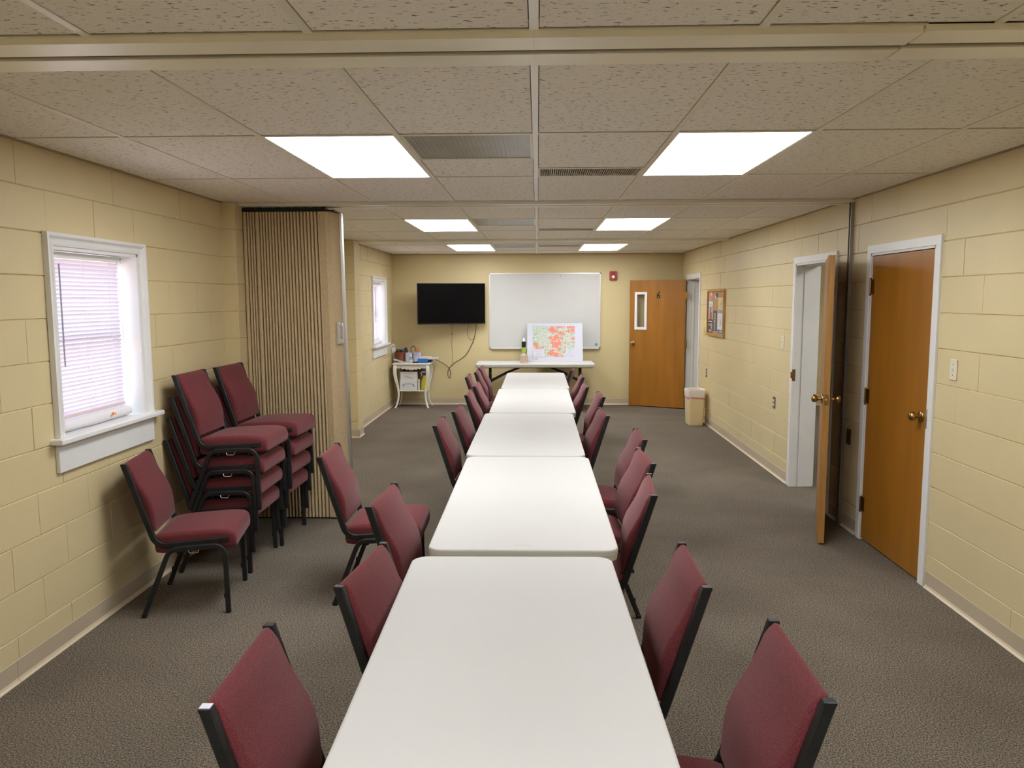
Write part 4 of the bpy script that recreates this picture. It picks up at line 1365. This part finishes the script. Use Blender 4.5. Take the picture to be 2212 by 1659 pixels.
rg = rect_tub(bm, [(.226, .290, .037, .372), (.229, .293, .037, .40), (.238, .302, .038, .45), (.242, .306, .04, .476), (.236, .300, .04, .484), (.216, .28, .036, .478), (.195, .25, .03, .36), (.18, .24, .03, .2)])
for k, ring_ in enumerate(rg[:3]):
    for v in ring_:
        v.co.z += rr2.uniform(-.012, .010)*(1 if k == 0 else .3)
        v.co.x *= 1+rr2.uniform(.0, .02); v.co.y *= 1+rr2.uniform(0, .015)
obj('liner', bm, LINER, t, smooth=True)
bm = BM()
rg = rect_tub(bm, [(.2275, .2915, .037, .362), (.231, .295, .037, .388)])
for ring_ in rg:
    for i_, v in enumerate(ring_): v.co.z += .008*math.sin(i_*.9)
obj('drawstring_band', bm, LINERR, t, smooth=True)

# ------------------------------------------------------------------ cork board and its papers
t = thing('cork_board', 'oak-framed cork board with flyers on the block wall by the far door', 'notice board', (XR, 10.20, 1.525))
w, h = .47, .302
bm = BM(); box(bm, -.012, -.002, -w+.01, w-.01, -h+.01, h-.01); obj('cork_panel', bm, CORK, t)
bm = BM()
for a in ((-w, w, h-.030, h), (-w, w, -h, -h+.030), (-w, -w+.032, -h+.03, h-.03), (w-.032, w, -h+.03, h-.03)):
    box(bm, -.030, 0, a[0], a[1], a[2], a[3], bev=.002, seg=1)
obj('frame', bm, FRAMEW, t)
def flyer(name, label, y0, y1, z0, z1, base, bits, d=.0):
    """bits: (u0,u1,v0,v1,material) in 0..1 of the sheet, u from the far edge to the near edge"""
    t = thing(name, label, 'flyer', (XR-.0125-d, (y0+y1)/2, z0), 0, 'flyers pinned on the cork board')
    hw = abs(y1-y0)/2; hh = z1-z0
    bm = BM(); box(bm, -.0012, 0, -hw, hw, 0, hh); obj('sheet', bm, base, t)
    by = {}
    for i_, (u0, u1, v0, v1, m_) in enumerate(bits):
        b_ = by.setdefault(m_.name, (BM(), m_))[0]
        box(b_, -.0018-.00015*i_, -.001, hw-2*hw*u1, hw-2*hw*u0, hh*v0, hh*v1)
    for nm, (b_, m_) in by.items():
        o = obj('printed_block', b_, m_, t)
    return t
PH1 = mat('photo_grey', (.30, .32, .32, 1), .5, noise=(60, .6))
PH2 = mat('photo_tower', (.30, .10, .05, 1), .5, noise=(30, .4))
PH3 = mat('photo_sky', (.50, .45, .46, 1), .5, noise=(14, .2))
DK = mat('flyer_dark', (.045, .036, .036, 1), .5)
NAVY = mat('flyer_navy', (.055, .065, .10, 1), .5)
CREAM = mat('flyer_cream', (.66, .54, .32, 1), .5)
CORAL = mat('flyer_coral', (.62, .22, .13, 1), .5)
BLUEB = mat('flyer_blue', (.10, .18, .36, 1), .5)
YEL = mat('flyer_yellow', (.72, .55, .12, 1), .5)
flyer('flyer', 'small coral flyer with a photo strip at the top of the cork board', 10.60, 10.38, 1.675, 1.795, CORAL, [(.35, .65, .62, .95, PAPER), (.05, .95, .02, .38, PH1)])
bits = [(0, 1, .86, 1, PAPER), (.15, .8, .90, .925, GREYINK), (0, 1, .42, .86, PH3), (.28, .80, .42, .66, PH2), (.42, .62, .66, .82, DARKINK), (.1, .9, .345, .375, PAPER), (.1, .45, .22, .28, GREYINK), (.55, .9, .12, .30, GREYINK), (.2, .85, .03, .10, GREYINK)]
flyer('flyer', 'long dark flyer with a brown tower photo, window-ward edge of the cork board', 10.61, 10.36, 1.262, 1.672, DK, bits, .0015)
bits = [(.38, .62, .06+.085*k, .06+.085*k+(.05 if k % 2 else .062), PAPER if k > 3 else mat('pale_blue_print', (.45, .5, .62, 1), .5)) for k in range(10)]
flyer('flyer', 'narrow navy flyer with vertical white lettering on the cork board', 10.325, 10.135, 1.292, 1.555, NAVY, bits)
flyer('flyer', 'cream flyer with a city photo along its foot on the cork board', 10.075, 9.79, 1.530, 1.722, CREAM, [(.05, .95, .0, .22, PH1), (.30, .85, .48, .72, mat('pale_print', (.50, .46, .36, 1), .6)), (.5, .9, .75, .9, YEL), (.3, .85, .36, .39, GREYINK)])
flyer('flyer', 'white flyer with a blue band at its foot on the cork board', 10.085, 9.785, 1.272, 1.524, PAPER, [(0, 1, 0, .19, BLUEB), (.4, .75, .08, .12, PAPER), (.42, .50, .35, .75, GREYINK), (.55, .62, .42, .70, GREYINK), (.25, .75, .80, .93, mat('pale_lilac_print', (.6, .62, .74, 1), .6))])
flyer('photo_card', 'tiny black and white photo pinned near the top of the cork board', 10.25, 10.06, 1.715, 1.782, PAPER, [(.25, .95, .1, .98, DARKINK), (.05, .3, .5, .9, DARKINK)])

# ------------------------------------------------------------------ daylight outside and render settings
w = bpy.data.worlds.new('world'); bpy.context.scene.world = w
w.use_nodes = True
nt = w.node_tree
bg = nt.nodes['Background']
tc = nt.nodes.new('ShaderNodeTexCoord'); sx = nt.nodes.new('ShaderNodeSeparateXYZ')
nt.links.new(tc.outputs['Generated'], sx.inputs[0])
r = nt.nodes.new('ShaderNodeValToRGB')
r.color_ramp.elements[0].position = .46; r.color_ramp.elements[0].color = (.80, .66, .66, 1)
r.color_ramp.elements[1].position = .56; r.color_ramp.elements[1].color = (.74, .88, 1.0, 1)
mp = nt.nodes.new('ShaderNodeMapRange'); mp.inputs['From Min'].default_value = -1; mp.inputs['From Max'].default_value = 1
nt.links.new(sx.outputs['Z'], mp.inputs['Value']); nt.links.new(mp.outputs[0], r.inputs['Fac'])
nt.links.new(r.outputs['Color'], bg.inputs['Color'])
bg.inputs['Strength'].default_value = 5.2
sc = bpy.context.scene
sc.view_settings.view_transform = 'Standard'
sc.view_settings.look = 'None'
sc.view_settings.gamma = 1
sc.view_settings.exposure = 0
sc.view_settings.use_curve_mapping = False
cy_ = sc.cycles
cy_.use_denoising = True
cy_.max_bounces = 10; cy_.diffuse_bounces = 7; cy_.glossy_bounces = 4; cy_.transparent_max_bounces = 12
cy_.caustics_reflective = False; cy_.caustics_refractive = False
cy_.sample_clamp_indirect = 6
